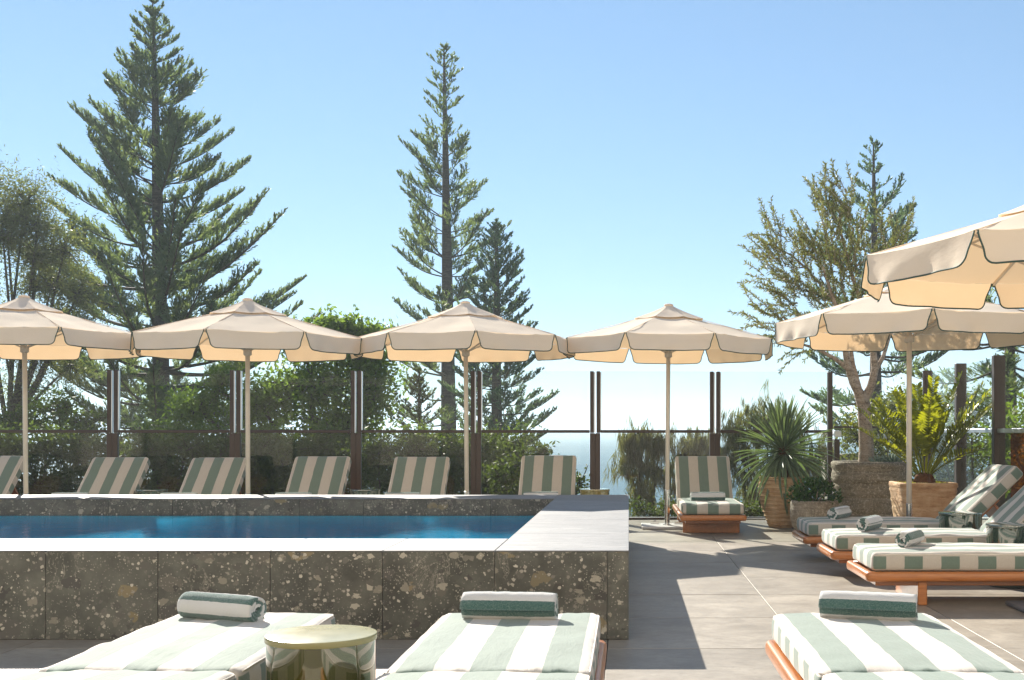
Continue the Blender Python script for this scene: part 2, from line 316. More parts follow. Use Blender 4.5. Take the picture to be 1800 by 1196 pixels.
# ------------------------------------------------------------------ mesh helpers
class MB:
    def __init__(s): s.v = []; s.f = []; s.m = []; s.n = 0
    def add(s, verts, faces, mi=0):
        b = s.n; s.v.extend([tuple(map(float, p)) for p in verts]); s.n += len(verts)
        for f in faces: s.f.append(tuple(i + b for i in f)); s.m.append(mi)
        return s
    def box(s, x0, x1, y0, y1, z0, z1, b=0.0, mi=0):
        if b <= 0:
            v = [(x, y, z) for z in (z0, z1) for y in (y0, y1) for x in (x0, x1)]
            return s.add(v, [(0, 2, 3, 1), (4, 5, 7, 6), (0, 1, 5, 4), (2, 6, 7, 3), (0, 4, 6, 2), (1, 3, 7, 5)], mi)
        v = []; idx = {}
        lo, hi = (x0, y0, z0), (x1, y1, z1)
        for sx in (0, 1):
            for sy in (0, 1):
                for sz in (0, 1):
                    sg = (sx, sy, sz)
                    for ax in range(3):
                        p = []
                        for k in range(3):
                            e = (lo, hi)[sg[k]][k]
                            p.append(e if k == ax else e + (b if sg[k] == 0 else -b))
                        idx[(sx, sy, sz, ax)] = len(v); v.append(p)
        f = []
        for ax in range(3):
            o1, o2 = [(1, 2), (2, 0), (0, 1)][ax]
            for sd_ in (0, 1):
                q = []
                for (a, c) in ((0, 0), (1, 0), (1, 1), (0, 1)):
                    k = [0, 0, 0]; k[ax] = sd_; k[o1] = a; k[o2] = c; q.append(idx[(*k, ax)])
                f.append(q if sd_ else q[::-1])
        for ax in range(3):           # edges along ax
            o1, o2 = [(1, 2), (2, 0), (0, 1)][ax]
            for a in (0, 1):
                for c in (0, 1):
                    k0 = [0, 0, 0]; k0[o1] = a; k0[o2] = c; k1 = list(k0); k1[ax] = 1
                    q = [idx[(*k0, o1)], idx[(*k0, o2)], idx[(*k1, o2)], idx[(*k1, o1)]]
                    f.append(q if (a == c) else q[::-1])
        for sx in (0, 1):
            for sy in (0, 1):
                for sz in (0, 1):
                    q = [idx[(sx, sy, sz, 0)], idx[(sx, sy, sz, 1)], idx[(sx, sy, sz, 2)]]
                    f.append(q if (sx + sy + sz) % 2 else q[::-1])
        return s.add(v, f, mi)
    def tube(s, pts, rad, seg=8, mi=0, cap=True, closed=False):
        pts = [Vector(p) for p in pts]; n = len(pts)
        if not hasattr(rad, '__len__'): rad = [rad] * n
        v = []; prev = None
        for i, p in enumerate(pts):
            a = pts[(i - 1) % n] if (closed or i > 0) else p; c = pts[(i + 1) % n] if (closed or i < n - 1) else p
            t = (c - a); t = t.normalized() if t.length > 1e-9 else Vector((0, 0, 1))
            if prev is None:
                u = t.cross(Vector((0, 0, 1)) if abs(t.z) < 0.9 else Vector((1, 0, 0))).normalized()
            else:
                u = (prev - t * prev.dot(t)); u = u.normalized() if u.length > 1e-6 else t.orthogonal().normalized()
            prev = u; w_ = t.cross(u)
            for k in range(seg):
                an = 2 * math.pi * k / seg; v.append(p + (u * math.cos(an) + w_ * math.sin(an)) * rad[i])
        f = []
        for i in range(n if closed else n - 1):
            j = (i + 1) % n
            for k in range(seg):
                k2 = (k + 1) % seg; f.append((i * seg + k, i * seg + k2, j * seg + k2, j * seg + k))
        if cap and not closed:
            f.append(tuple(range(seg))[::-1]); f.append(tuple((n - 1) * seg + k for k in range(seg)))
        return s.add(v, f, mi)
    def lathe(s, prof, seg=40, mi=0, c=(0, 0, 0), cap=True, wob=None):
        v = []; n = len(prof)
        for i, (r, z) in enumerate(prof):
            for k in range(seg):
                an = 2 * math.pi * k / seg
                rr = r * (1 + (wob(an, z) if wob else 0))
                v.append((c[0] + rr * math.cos(an), c[1] + rr * math.sin(an), c[2] + z))
        f = []
        for i in range(n - 1):
            for k in range(seg):
                k2 = (k + 1) % seg; f.append((i * seg + k, i * seg + k2, (i + 1) * seg + k2, (i + 1) * seg + k))
        if cap:
            f.append(tuple(range(seg))[::-1]); f.append(tuple((n - 1) * seg + k for k in range(seg)))
        return s.add(v, f, mi)
    def mesh(s, name, mats, smooth=False):
        me = bpy.data.meshes.new(name); me.from_pydata(s.v, [], s.f)
        mats = mats if isinstance(mats, (list, tuple)) else [mats]
        for m in mats: me.materials.append(m)
        if len(mats) > 1: me.polygons.foreach_set('material_index', s.m)
        if smooth: me.polygons.foreach_set('use_smooth', [True] * len(me.polygons))
        me.update(); return me
    def build(s, name, mats, parent=None, smooth=False, loc=(0, 0, 0), rot=(0, 0, 0)):
        return link(name, s.mesh(name, mats, smooth), parent, loc, rot)

def link(name, me, parent=None, loc=(0, 0, 0), rot=(0, 0, 0)):
    o = bpy.data.objects.new(name, me); COL.objects.link(o)
    o.location = loc; o.rotation_euler = rot
    if parent: o.parent = parent
    return o
def smooth_by_angle(o, deg=40):
    try:
        o.data.polygons.foreach_set('use_smooth', [True] * len(o.data.polygons))
        o.data.set_sharp_from_angle(angle=R(deg))
    except Exception: pass
    return o
def tag(o, label=None, cat=None, group=None, kind=None):
    if label: o['label'] = label
    if cat: o['category'] = cat
    if group: o['group'] = group
    if kind: o['kind'] = kind
    return o
def thing(name, label, cat, loc=(0, 0, 0), rz=0.0, group=None):
    o = bpy.data.objects.new(name, None); COL.objects.link(o); o.location = loc; o.rotation_euler = (0, 0, rz)
    o.empty_display_size = 0.1
    return tag(o, label, cat, group)
def copy_tree(o, parent=None):
    c = o.copy(); COL.objects.link(c)
    if parent: c.parent = parent
    for ch in list(o.children): copy_tree(ch, c)
    return c

def quads_mesh(name, V, mat, nv=4):
    """V: (n,4,3) array of quads -> mesh"""
    n = V.shape[0]
    me = bpy.data.meshes.new(name)
    me.vertices.add(n * nv); me.vertices.foreach_set('co', np.ascontiguousarray(V, dtype=np.float32).ravel())
    me.loops.add(n * nv); me.loops.foreach_set('vertex_index', np.arange(n * nv, dtype=np.int32))
    me.polygons.add(n); me.polygons.foreach_set('loop_start', np.arange(0, n * nv, nv, dtype=np.int32))
    me.materials.append(mat); me.update(calc_edges=True); return me
def norm(a): return a / np.maximum(np.linalg.norm(a, axis=-1, keepdims=True), 1e-9)
def blades(B, D, L, W, S=None, mid=0.42):
    """diamond blades from base B along D"""
    n = len(B)
    if S is None:
        S = norm(np.cross(D, rng.normal(size=(n, 3))))
    L = np.broadcast_to(np.asarray(L, float), (n,))[:, None]; W = np.broadcast_to(np.asarray(W, float), (n,))[:, None]
    M_ = B + D * L * mid
    return np.stack([B, M_ + S * W / 2, B + D * L, M_ - S * W / 2], 1)

# ------------------------------------------------------------------ setting: terrain, sea, deck
bx = MB(); bx.box(-400, 400, 15.35, 62, -6.0, -4.0)
tag(bx.build('ground', M['ground']), kind='structure')
sx = MB(); sx.add([(-30000, 50, -9), (30000, 50, -9), (30000, 42000, -9), (-30000, 42000, -9)], [(0, 1, 2, 3)])
tag(sx.build('sea', M['sea']), kind='structure')

deck = MB(); deck.box(-10.2, 6.2, -6.0, 15.35, -6.0, -0.024)
deck = tag(deck.build('terrace_deck', M['grout']), kind='structure')
TX0, TY0, TSX, TSY, GAP = -0.11, 5.98, 1.01, 0.995, 0.005
tm = MB(); tm.box(GAP / 2, TSX - GAP / 2, GAP / 2, TSY - GAP / 2, -0.02, 0.0, 0.0016)
tme = tm.mesh('tile', M['tile'])
POOL = (-9.6, 0.0, 6.23, 11.93)
for i in range(-10, 7):
    for j in range(-4, 10):
        x0, y0 = TX0 + i * TSX, TY0 + j * TSY
        if y0 + TSY > 15.2 or y0 < 1.5: continue
        if x0 > POOL[0] and x0 + TSX < POOL[1] - 0.02 and y0 > POOL[2] and y0 + TSY < POOL[3]: continue
        if x0 + TSX > 6.2 or x0 < -10.2: continue
        t = link('tile', tme, deck, (x0, y0, random.uniform(-0.0012, 0.0012)))
kb = MB(); kb.box(-10.2, 6.2, 14.955, 15.13, 0.002, 0.018, 0.004)
tag(kb.build('terrace_kerb', M['kerb']), kind='structure')
pb = MB(); pb.box(-10.2, 6.2, 15.135, 15.34, -0.02, 0.012)
tag(pb.build('drain_channel', M['pebble']), kind='structure')

# ------------------------------------------------------------------ unseen facade added behind the camera for warm bounce light
fill_facade = thing('added_fill_facade', 'unseen cream facade added behind the camera to bounce warm light', 'building', (0, -5.0, 0))
hw_ = []
for lv in range(4):
    z0_ = .0 + lv * 3.2
    b = MB(); b.box(-22, 22, -.35, 0, z0_ + 2.5, z0_ + 3.2); b.build('wall_band', M['render'], fill_facade)
    for i in range(11):
        x_ = -22 + i * 4.2
        b = MB(); b.box(x_, x_ + 1.7, -.3, -.003, z0_ + .004, z0_ + 2.498); b.build('wall_pier', M['render'], fill_facade)
        if i < 10:
            b = MB(); b.box(x_ + 1.702, x_ + 4.198, -.28, -.20, z0_ + .004, z0_ + 2.498); b.build('window', M['winglass'], fill_facade)
b = MB(); b.box(-22, 22, -6, -.36, 0, 12.8); b.build('wall', M['render'], fill_facade)

# ------------------------------------------------------------------ the raised pool
pool = thing('raised_pool', 'raised pool clad in dark pebble terrazzo with pale stone coping and blue water', 'pool', (0, 0, 0))
PX0, PX1, PY0, PY1, PH = POOL[0], POOL[1], POOL[2], POOL[3], 0.477
CW = 0.715; WZ = 0.324; IX0, IX1, IY0, IY1 = PX0 + CW, PX1 - CW, PY0 + CW, PY1 - CW
core = MB()
core.box(PX0 + .0212, PX1 - .0212, PY0 + .0212, IY0 - .03, 0.003, PH - .024)
core.box(PX0 + .03, PX1 - .03, IY1 + .03, PY1 - .0212, 0.003, PH - .024)
core.box(PX0 + .03, IX0 - .03, IY0 - .03, IY1 + .03, 0.003, PH - .024)
core.box(IX1 + .03, PX1 - .03, IY0 - .03, IY1 + .03, 0.003, PH - .024)
core.build('core_wall', M['concrete'], pool)
def panel(x0, x1, y0, y1, z0, z1):
    b = MB(); b.box(x0, x1, y0, y1, z0, z1, 0.002)
    return b.build('wall_panel', M['terrazzo'], pool)
TH, G2 = 0.02, 0.001
xs = [PX1 - 0.115 - 0.6 * k for k in range(0, 17)]
edges = [PX1] + [x for x in xs if x > PX0] + [PX0]
for a, b in zip(edges[1:], edges[:-1]):
    panel(a + G2, b - (G2 if b < PX1 else 0), PY0, PY0 + TH, 0.002, PH - .0075)       # front
    panel(a + G2, b - (G2 if b < PX1 else 0), PY1 - TH, PY1, 0.002, PH - .0075)       # back
ex = IX1
k = 0
while ex > IX0 + .01:                                                               # inner far wall
    nx_ = max(IX0, ex - 0.612); panel(nx_ + G2, ex - G2, IY1, IY1 + TH, WZ - .012, PH - .0075); ex = nx_
yy = PY0 + TH + .001
while yy < PY1 - TH - .01:
    y2 = min(PY1 - TH - .001, yy + 0.6)
    panel(PX1 - TH, PX1, yy + G2, y2 - G2, 0.002, PH - .0075); panel(PX0, PX0 + TH, yy + G2, y2 - G2, 0.002, PH - .0075); yy = y2
yy = IY0
while yy < IY1 - .01:
    y2 = min(IY1, yy + 0.612)
    panel(IX1, IX1 + TH, yy + G2, y2 - G2, WZ - .012, PH - .0075); panel(IX0 - TH, IX0, yy + G2, y2 - G2, WZ - .012, PH - .0075); yy = y2
for a, b in zip(edges[1:], edges[:-1]):
    if a < IX1 - .05 and b > IX0: panel(max(a, IX0) + G2, min(b, IX1) - G2, IY0 - TH, IY0, WZ - .012, PH - .0075)
bs = MB(); bs.box(IX0 - .02, IX1 + .02, IY0 - .02, IY1 + .02, -0.95, -0.9); 
for q in ((IX0, IX1, IY1, IY1 + .02), (IX0, IX1, IY0 - .02, IY0), (IX0 - .02, IX0, IY0, IY1), (IX1, IX1 + .02, IY0, IY1)):
    bs.box(q[0], q[1], q[2], q[3], -0.9, WZ - .014)
bs.build('basin_lining', M['mosaic'], pool)
def slab(x0, x1, y0, y1):
    b = MB(); b.box(x0 + .0018, x1 - .0018, y0 + .0018, y1 - .0018, PH - .0065, PH, 0.0015)
    return b.build('coping_slab', M['coping'], pool)
cx = [IX1] + [x for x in [PX1 - 0.715 - 0.6 * k for k in range(1, 16)] if x > IX0] + [IX0]
for a, b in zip(cx[1:], cx[:-1]):
    slab(a, b, PY0 - .003, IY0); slab(a, b, IY1, PY1 + .003)
for x0, x1 in ((IX1, PX1 + .003), (PX0 - .003, IX0)):
    ys = [PY0 - .003, 7.28, 8.48, 9.68, 10.88, PY1 + .003]
    for a, b in zip(ys[:-1], ys[1:]): slab(x0, x1, a, b)
lid = MB()
lx0, lx1 = PX(470, 6.6), PX(590, 6.6)
for (a, b, c, d) in ((lx0, lx1, 6.40, 6.41), (lx0, lx1, 6.70, 6.71), (lx0, lx0 + .01, 6.41, 6.70), (lx1 - .01, lx1, 6.41, 6.70)):
    lid.box(a, b, c, d, PH - .002, PH + .0012)
lid.build('skimmer_lid_frame', M['alu'], pool)
wt = MB(); nxw = 60
wt.box(IX0 - .01, IX1 + .01, IY0 - .01, IY1 + .01, -.92, WZ)
tag(wt.build('pool_water', M['water']), kind='structure')

# ------------------------------------------------------------------ glass fences
FA, FB = (-9.6, 14.42), (2.60, 15.07)        # the back fence runs almost parallel to the pool
def fence_pt(x):
    t = (x - FA[0]) / (FB[0] - FA[0]); return (x, FA[1] + t * (FB[1] - FA[1]))
fang = math.atan2(FB[1] - FA[1], FB[0] - FA[0])
fence = thing('glass_fence', 'long two-tier glass fence with paired bronze posts behind the pool', 'fence', (FA[0], FA[1], 0), fang)
flen = math.hypot(FB[0] - FA[0], FB[1] - FA[1])
ZR, ZT = 1.13, 1.90
low = MB(); low.box(-.066, -.0035, -.035, .035, .005, ZR - .02, .004); low.box(.0035, .066, -.035, .035, .005, ZR - .02, .004); low.box(-.0034, .0034, -.03, .03, .005, ZR - .03)
for zz in (1.0, .12):
    for xx in (-.03, .03): low.lathe([(0.010, 0), (0.010, .004), (0.006, .006)], 8, 0, (0, 0, 0)) if False else None
for xx in (-.030, .030):
    for zz in (.99, .14): low.box(xx - .008, xx + .008, -.0405, -.0345, zz - .008, zz + .008, .003)
lowm = low.mesh('post', M['bronze'])
mul = MB(); mul.box(-.023, .023, -.03, .03, ZR - .018, ZT, .003); mulm = mul.mesh('mullion', M['bronze'])
chn = MB(); chn.box(-.0075, .0075, -.022, .022, ZR - .016, ZT - .01, .002); chnm = chn.mesh('glazing_channel', M['alu'])
def fx_of(px):          # distance along the fence of a photo column
    for _ in range(1):
        lo, hi = -9.6, 2.7
        for _ in range(40):
            md = (lo + hi) / 2
            y = fence_pt(md)[1]
            if PX(px, y) > md: lo = md
            else: hi = md
    return (lo - FA[0]) / math.cos(fang)
posts = [fx_of(p) for p in (198.6, 414, 626, 836.8, 1046, 1256.5)]
posts = [posts[0] - 1.545 * 2, posts[0] - 1.545] + posts
last = flen
for s_ in posts:
    link('post', lowm, fence, (s_, 0, 0))
    for sg in (-1, 1):
        mo = link('mullion', mulm, fence, (s_ + sg * .041, 0, 0))
        link('glazing_channel', chnm, fence, (s_ + sg * .041 + .0315, 0.004, 0))
endp = MB(); endp.box(-.03, .03, -.035, .035, .005, ZT, .004)
endp.build('post', M['bronze'], fence, loc=(last, 0, 0))
bays = list(zip(posts, posts[1:] + [last]))
for a, b in bays:
    a2, b2 = a + .068, b - .068 if b != last else b - .032
    r_ = MB(); r_.box(a2, b2, -.03, .03, ZR - .018, ZR + .020, .006); r_.build('rail', M['bronze'], fence)
    p = MB(); p.box(a + .082, b - .078 if b != last else b - .034, -.006, .006, ZR + .022, ZT, .001); p.build('upper_pane', M['glass'], fence)
    p = MB(); p.box(a2 + .004, b2 - .004, -.006, .006, .03, ZR - .02, .001); p.build('lower_pane', M['glass_low'], fence)
    r_ = MB(); r_.box(a2, b2, -.02, .02, .006, .028, .003); r_.build('bottom_channel', M['bronze'], fence)

FSX = 3.87
side = thing('glass_fence', 'tall glass side fence with wide bronze posts running behind the right loungers', 'fence', (FSX, 15.1, 0), R(-90))
ends = [0.0, 15.1 - 13.6, 15.1 - 12.2, 15.1 - 10.75, 15.1 - 9.3]
for s_ in ends:
    wdt = .02 if s_ == 0 else .042
    p = MB(); p.box(s_ - wdt, s_ + wdt, -.06, .06, .004, ZT + .02, .004); p.build('post', M['bronze'], side)
    if s_ > 0:
        p = MB(); p.box(s_ - wdt - .018, s_ - wdt - .001, -.03, .03, .004, ZT, .002); p.build('glazing_channel', M['alu'], side)
for i, (a, b) in enumerate(zip(ends[:-1], ends[1:])):
    p = MB(); p.box(a + .046, b - .066, -.006, .006, ZR + .03, ZT, .001); p.build('upper_pane', M['glass'], side)
    r_ = MB(); r_.box(a + .044, b - .064, -.035, .035, ZR - .02, ZR + .026, .006); r_.build('rail', M['alu'], side)
    if i == 2:
        p = MB(); p.box(a + .046, a + .40, -.006, .006, .03, ZR - .024, .001); p.build('lower_pane', M['glass_low'], side)
        p = MB(); p.box(a + .404, b - .066, -.006, .006, .03, ZR - .024, .001); tag(p.build('lower_pane', M['amber'], side), 'amber tinted lower pane')
    else:
        p = MB(); p.box(a + .046, b - .066, -.006, .006, .03, ZR - .024, .001); p.build('lower_pane', M['glass_low'], side)
gate = thing('glass_balustrade', 'low glass balustrade with black top rail behind the olive tree planter', 'balustrade', (2.66, 15.12, 0))
p = MB(); p.box(.0, 1.16, -.006, .006, .03, 1.175, .001); p.build('pane', M['glass_low'], gate)
p = MB(); p.box(0, 1.16, -.014, .014, 1.176, 1.20, .003); p.build('top_rail', M['bronze'], gate)
p = MB(); p.box(.0, .07, -.05, -.016, .72, 1.03, .004); p.build('latch_box', M['bronze'], gate)
p = MB(); p.box(.0, .09, -.05, -.016, 1.06, 1.14, .004); p.build('bracket', M['alu'], gate)

# ------------------------------------------------------------------ sun loungers
def cushion_mesh(name, L, W, T, r=0.034, puff=0.014, seed=0, pucker=0.0):
    a, b, c = L / 2, W / 2, T / 2
    def axis(h, n):
        inner = np.linspace(-h + r, h - r, n)
        return np.concatenate([[-h, -h + .10 * r, -h + .45 * r], inner, [h - .45 * r, h - .10 * r, h]])
    X, Y, Z = axis(a, max(8, int(L / .035))), axis(b, 18), axis(c, 3)
    idx = {}; v = []
    def vert(i, j, k):
        key = (i, j, k)
        if key in idx: return idx[key]
        p = np.array([X[i], Y[j], Z[k]]); q = np.clip(p, [-a + r, -b + r, -c + r], [a - r, b - r, c - r]); d = p - q; l = np.linalg.norm(d)
        if l > 1e-9: p = q + d / l * r
        fx, fy = 1 - abs(p[0] / a) ** 4, 1 - abs(p[1] / b) ** 4
        up = (p[2] / c)
        s = Vector((p[0] * 5 + seed * 7.3, p[1] * 9, up))
        if up > 0: p[2] += (puff * fx * fy + 0.007 * mnoise.noise(s) + 0.0035 * mnoise.noise(s * 2.7)) * up
        if pucker:
            e = math.exp(-max(0, a - p[0]) / .07); p[2] += pucker * e * mnoise.noise(Vector((p[1] * 26, p[0] * 9, seed))) * max(0, up)
        p[1] += 0.004 * mnoise.noise(Vector((p[0] * 6, seed + 3.1, p[2] * 8))) * (p[1] / b)
        p[0] += 0.004 * mnoise.noise(Vector((p[1] * 7, seed + 8.1, p[2] * 8))) * (p[0] / a)
        idx[key] = len(v); v.append(p); return idx[key]
    f = []; mi = []
    nx, ny, nz = len(X) - 1, len(Y) - 1, len(Z) - 1
    for i in range(nx):
        for j in range(ny):
            f.append((vert(i, j, nz), vert(i + 1, j, nz), vert(i + 1, j + 1, nz), vert(i, j + 1, nz))); mi.append(0)
            f.append((vert(i, j + 1, 0), vert(i + 1, j + 1, 0), vert(i + 1, j, 0), vert(i, j, 0))); mi.append(0)
    for i in range(nx):
        for k in range(nz):
            f.append((vert(i, 0, k), vert(i + 1, 0, k), vert(i + 1, 0, k + 1), vert(i, 0, k + 1))); mi.append(1)
            f.append((vert(i, ny, k + 1), vert(i + 1, ny, k + 1), vert(i + 1, ny, k), vert(i, ny, k))); mi.append(1)
    for j in range(ny):
        for k in range(nz):
            f.append((vert(0, j, k + 1), vert(0, j + 1, k + 1), vert(0, j + 1, k), vert(0, j, k))); mi.append(0)
            f.append((vert(nx, j, k), vert(nx, j + 1, k), vert(nx, j + 1, k + 1), vert(nx, j, k + 1))); mi.append(0)
    mb = MB(); mb.v = [tuple(map(float, p)) for p in v]; mb.f = f; mb.m = mi
    return mb.mesh(name, [M['top'], M['side']], True)
def piping_mesh(L, W, T, r=0.034):
    mb = MB(); z = T / 2 - .010; pts = []; rr = .03; hx_, hy_ = L / 2 - .012, W / 2 - .0075
    for i in range(25): pts.append((-hx_ + rr + 2 * (hx_ - rr) * i / 24, -hy_, z))
    for i in range(1, 5): a_ = -math.pi / 2 + math.pi / 2 * i / 4; pts.append((hx_ - rr + rr * math.cos(a_), -hy_ + rr + rr * math.sin(a_), z))
    for i in range(1, 12): pts.append((hx_, -hy_ + rr + 2 * (hy_ - rr) * i / 12, z))
    full = pts + [(-x, -y, z) for x, y, z in pts]
    mb.tube([(x, y, z + .003 * mnoise.noise(Vector((x * 7, y * 7, 0)))) for x, y, z in full], .0035, 5, closed=True)
    return mb.mesh('piping', M['pipe'], True)
SL, BL, CWD, CT = 1.24, 0.76, 0.675, 0.118
seat_ms = [cushion_mesh('seat_cushion', SL, CWD, CT, seed=s, pucker=.016) for s in range(3)]
back_ms = [cushion_mesh('back_cushion', BL, CWD, CT, seed=s + 5, pucker=0) for s in range(3)]
pipe_s, pipe_b = piping_mesh(SL, CWD, CT), piping_mesh(BL, CWD, CT)
def bull(mb, p0, p1, w_, h_, ax):
    """rounded rail: superellipse section swept between two points"""
    pts = []
    for k in range(14):
        an = 2 * math.pi * k / 14; cu, su = math.cos(an), math.sin(an)
        pts.append((w_ / 2 * math.copysign(abs(cu) ** .75, cu), h_ / 2 * math.copysign(abs(su) ** .75, su)))
    v = []
    for p in (p0, p1):
        for a_, z_ in pts: v.append((p[0], p[1] + a_, p[2] + z_) if ax == 0 else (p[0] + a_, p[1], p[2] + z_))
    f = [(k, (k + 1) % 14, 14 + (k + 1) % 14, 14 + k) for k in range(14)] + [tuple(range(14))[::-1], tuple(range(14, 28))]
    if ax == 1: f = [q[::-1] for q in f]
    mb.add(v, f)
FL = 1.99
def ring_mesh():
    """rounded rail swept round the rectangle of the frame, corners mitred and softened"""
    x0, x1, y_ = -.012, FL - .02, .335; mb = MB(); r_ = .016
    cs = [(x0, -y_), (x1, -y_), (x1, y_), (x0, y_)]; ctr = [(x0 + r_, -y_ + r_, 180), (x1 - r_, -y_ + r_, 270), (x1 - r_, y_ - r_, 0), (x0 + r_, y_ - r_, 90)]
    path = []
    for cx_, cy_, a0 in ctr:
        for k in range(4):
            an = R(a0 + 90 * k / 3); path.append((cx_ + r_ * math.cos(an), cy_ + r_ * math.sin(an), math.cos(an), math.sin(an)))
    NS_ = 16; v = []
    for px_, py_, nx_, ny_ in path:
        for k in range(NS_):
            an = 2 * math.pi * k / NS_; cu, su = math.cos(an), math.sin(an)
            a_ = .028 * math.copysign(abs(cu) ** .7, cu); z_ = .033 * math.copysign(abs(su) ** .7, su)
            v.append((px_ + nx_ * a_, py_ + ny_ * a_, .187 + z_))
    n_ = len(path)
    mb.add(v, [(i * NS_ + k, ((i + 1) % n_) * NS_ + k, ((i + 1) % n_) * NS_ + (k + 1) % NS_, i * NS_ + (k + 1) % NS_) for i in range(n_) for k in range(NS_)])
    return mb.mesh('frame', M['wood'], True)
ringm = ring_mesh()
legm = MB(); legm.box(-.03, .03, -.315, .315, 0.0, .154, .006); legm = legm.mesh('leg', M['wood'])
subm = MB(); subm.box(.03, FL - .06, -.30, .30, .125, .172, .004); subm = subm.mesh('sub_frame', M['wood2'])
slatm = MB(); slatm.box(-.035, .035, -.315, .315, .196, .214, .003); slatm = slatm.mesh('slat', M['wood'])
bpan = MB(); bpan.box(0, .46, -.27, .27, -.022, -.004, .004); bpan = bpan.mesh('back_panel', M['wood'])
propm = MB(); propm.box(-.012, .012, -.28, .28, 0, .42, .003); propm = propm.mesh('back_prop', M['wood2'])
def lounger(label, loc, rz, tilt, var=0, group='striped sun loungers'):
    t = thing('sun_lounger', label, 'lounger', loc, rz, group)
    link('frame', ringm, t)
    link('sub_frame', subm, t)
    link('leg', legm, t, (.33, 0, 0)); link('leg', legm, t, (1.60, 0, 0))
    sc = link('seat_cushion', seat_ms[var % 3], t, (SL / 2, 0, .22 + CT / 2)); link('piping', pipe_s, sc)
    hx = 1.245 + CT * math.sin(R(tilt)) * .96
    ca, sa = math.cos(R(tilt)), math.sin(R(tilt))
    bc = link('back_cushion', back_ms[(var + 1) % 3], t, (hx + BL / 2 * ca - CT / 2 * sa, 0, .224 + BL / 2 * sa + CT / 2 * ca), (0, -R(tilt), 0)); link('piping', pipe_b, bc)
    if tilt > 10:
        link('back_panel', bpan, t, (hx, 0, .222), (0, -R(tilt), 0))
        link('back_prop', propm, t, (hx + .42 * ca + .28, 0, .19), (0, -math.atan2(.28, .42 * sa), 0))
    return t
lx = 1.535
lounger('striped lounger with raised back farthest along the right side, before the pots', (lx, 10.34, 0), 0, 44, 0)
lounger('striped lounger with raised back in the middle of the three on the right side', (lx + .02, 9.09, 0), 0, 44, 1)
lounger('striped lounger nearest of the three lying crosswise on the right, orange leg in view', (lx + .02, 7.79, 0), 0, 44, 2)
lounger('flat sunlit lounger at the bottom left with a towel showing its spiral end', (-1.585, 4.99, 0), R(-90), 1.5, 1)
lounger('flat sunlit lounger at the bottom centre just right of the olive table', (-.455, 4.97, 0), R(-90), 1.5, 2)
lounger('flat sunlit lounger at the bottom right with its orange side rail showing', (.945, 4.97, 0), R(-90), 1.5, 0)
row = [(-6, 14.0, 'striped lounger behind the pool cut off by the left edge, at the leftmost parasol pole'),
       (210, 14.0, 'striped lounger behind the pool second from the left, right of the leftmost parasol pole'),
       (384, 14.05, 'striped lounger behind the pool just left of the second parasol pole'),
       (567, 14.15, 'striped lounger behind the pool right of the second parasol pole'),
       (742, 14.2, 'striped lounger behind the pool just left of the third parasol pole'),
       (964, 14.35, 'striped lounger behind the pool in front of the clear sea view'),
       (1236, 14.40, 'striped lounger with whole teak foot end in view beside the yucca pot')]
rowx = []
for i, (px, yt, lb) in enumerate(row):
    x = PX(px, yt); rowx.append(x)
    lounger(lb, (x, yt - 1.745, 0), R(90) + random.uniform(-.006, .006), 44 + (random.uniform(-2, 2) if i < 6 else 0), i)

# ------------------------------------------------------------------ rolled towels
def towel_mesh(L=0.385, Rr=0.058, turns=3.3, seed=0):
    n = 120; th = 0.0125
    rs = np.random.default_rng(seed)
    ang = np.linspace(0, turns * 2 * math.pi, n)
    rad = 0.008 + (Rr - 0.008) * (ang / ang[-1]) ** .9
    rad += 0.0015 * np.sin(ang * 2.3 + seed) * (rad / Rr)
    pts = np.stack([rad * np.cos(ang), rad * np.sin(ang) * .93], 1)
    seg = np.concatenate([[0], np.cumsum(np.linalg.norm(np.diff(pts, axis=0), axis=1))])
    tg = np.gradient(pts, axis=0); tg /= np.linalg.norm(tg, axis=1)[:, None]; nr = np.stack([tg[:, 1], -tg[:, 0]], 1)
    xs_ = np.linspace(-L / 2, L / 2, 26); ns = len(xs_)
    V = []; UV = []
    for s_, off in ((0, th * .46), (1, -th * .46)):
        for i in range(n):
            for j, x in enumerate(xs_):
                e = 1 - .10 * (abs(x) / (L / 2)) ** 8
                k = .0016 * mnoise.noise(Vector((x * 28, seg[i] * 28, s_ * 9 + seed))) if (i > n * .62 and s_ == 0) else 0
                q = pts[i] * e + nr[i] * (off + k)
                V.append((x + .004 * mnoise.noise(Vector((seg[i] * 14, j // 13, seed))), q[0], q[1])); UV.append((seg[i], seed * 1.1))
    F = []
    def id_(s_, i, j): return s_ * n * ns + i * ns + j
    for i in range(n - 1):
        for j in range(ns - 1):
            F.append((id_(0, i, j), id_(0, i, j + 1), id_(0, i + 1, j + 1), id_(0, i + 1, j)))
            F.append((id_(1, i, j), id_(1, i + 1, j), id_(1, i + 1, j + 1), id_(1, i, j + 1)))
        for j, fl in ((0, 0), (ns - 1, 1)):
            q = (id_(0, i, j), id_(0, i + 1, j), id_(1, i + 1, j), id_(1, i, j)); F.append(q if fl == 0 else q[::-1])
    for i in (0, n - 1):
        for j in range(ns - 1): F.append((id_(0, i, j), id_(1, i, j), id_(1, i, j + 1), id_(0, i, j + 1)))
    me = bpy.data.meshes.new('rolled_towel'); me.from_pydata(V, [], F)
    uvl = me.uv_layers.new(name='UVMap')
    li = np.zeros(len(me.loops), dtype=np.int32); me.loops.foreach_get('vertex_index', li)
    uvl.data.foreach_set('uv', np.array(UV, dtype=np.float32)[li].ravel())
    me.materials.append(M['towel']); me.polygons.foreach_set('use_smooth', [True] * len(me.polygons)); me.update(); return me
tw = [towel_mesh(seed=s) for s in (0, 2, 4)]
TOPZ = .22 + CT + .006
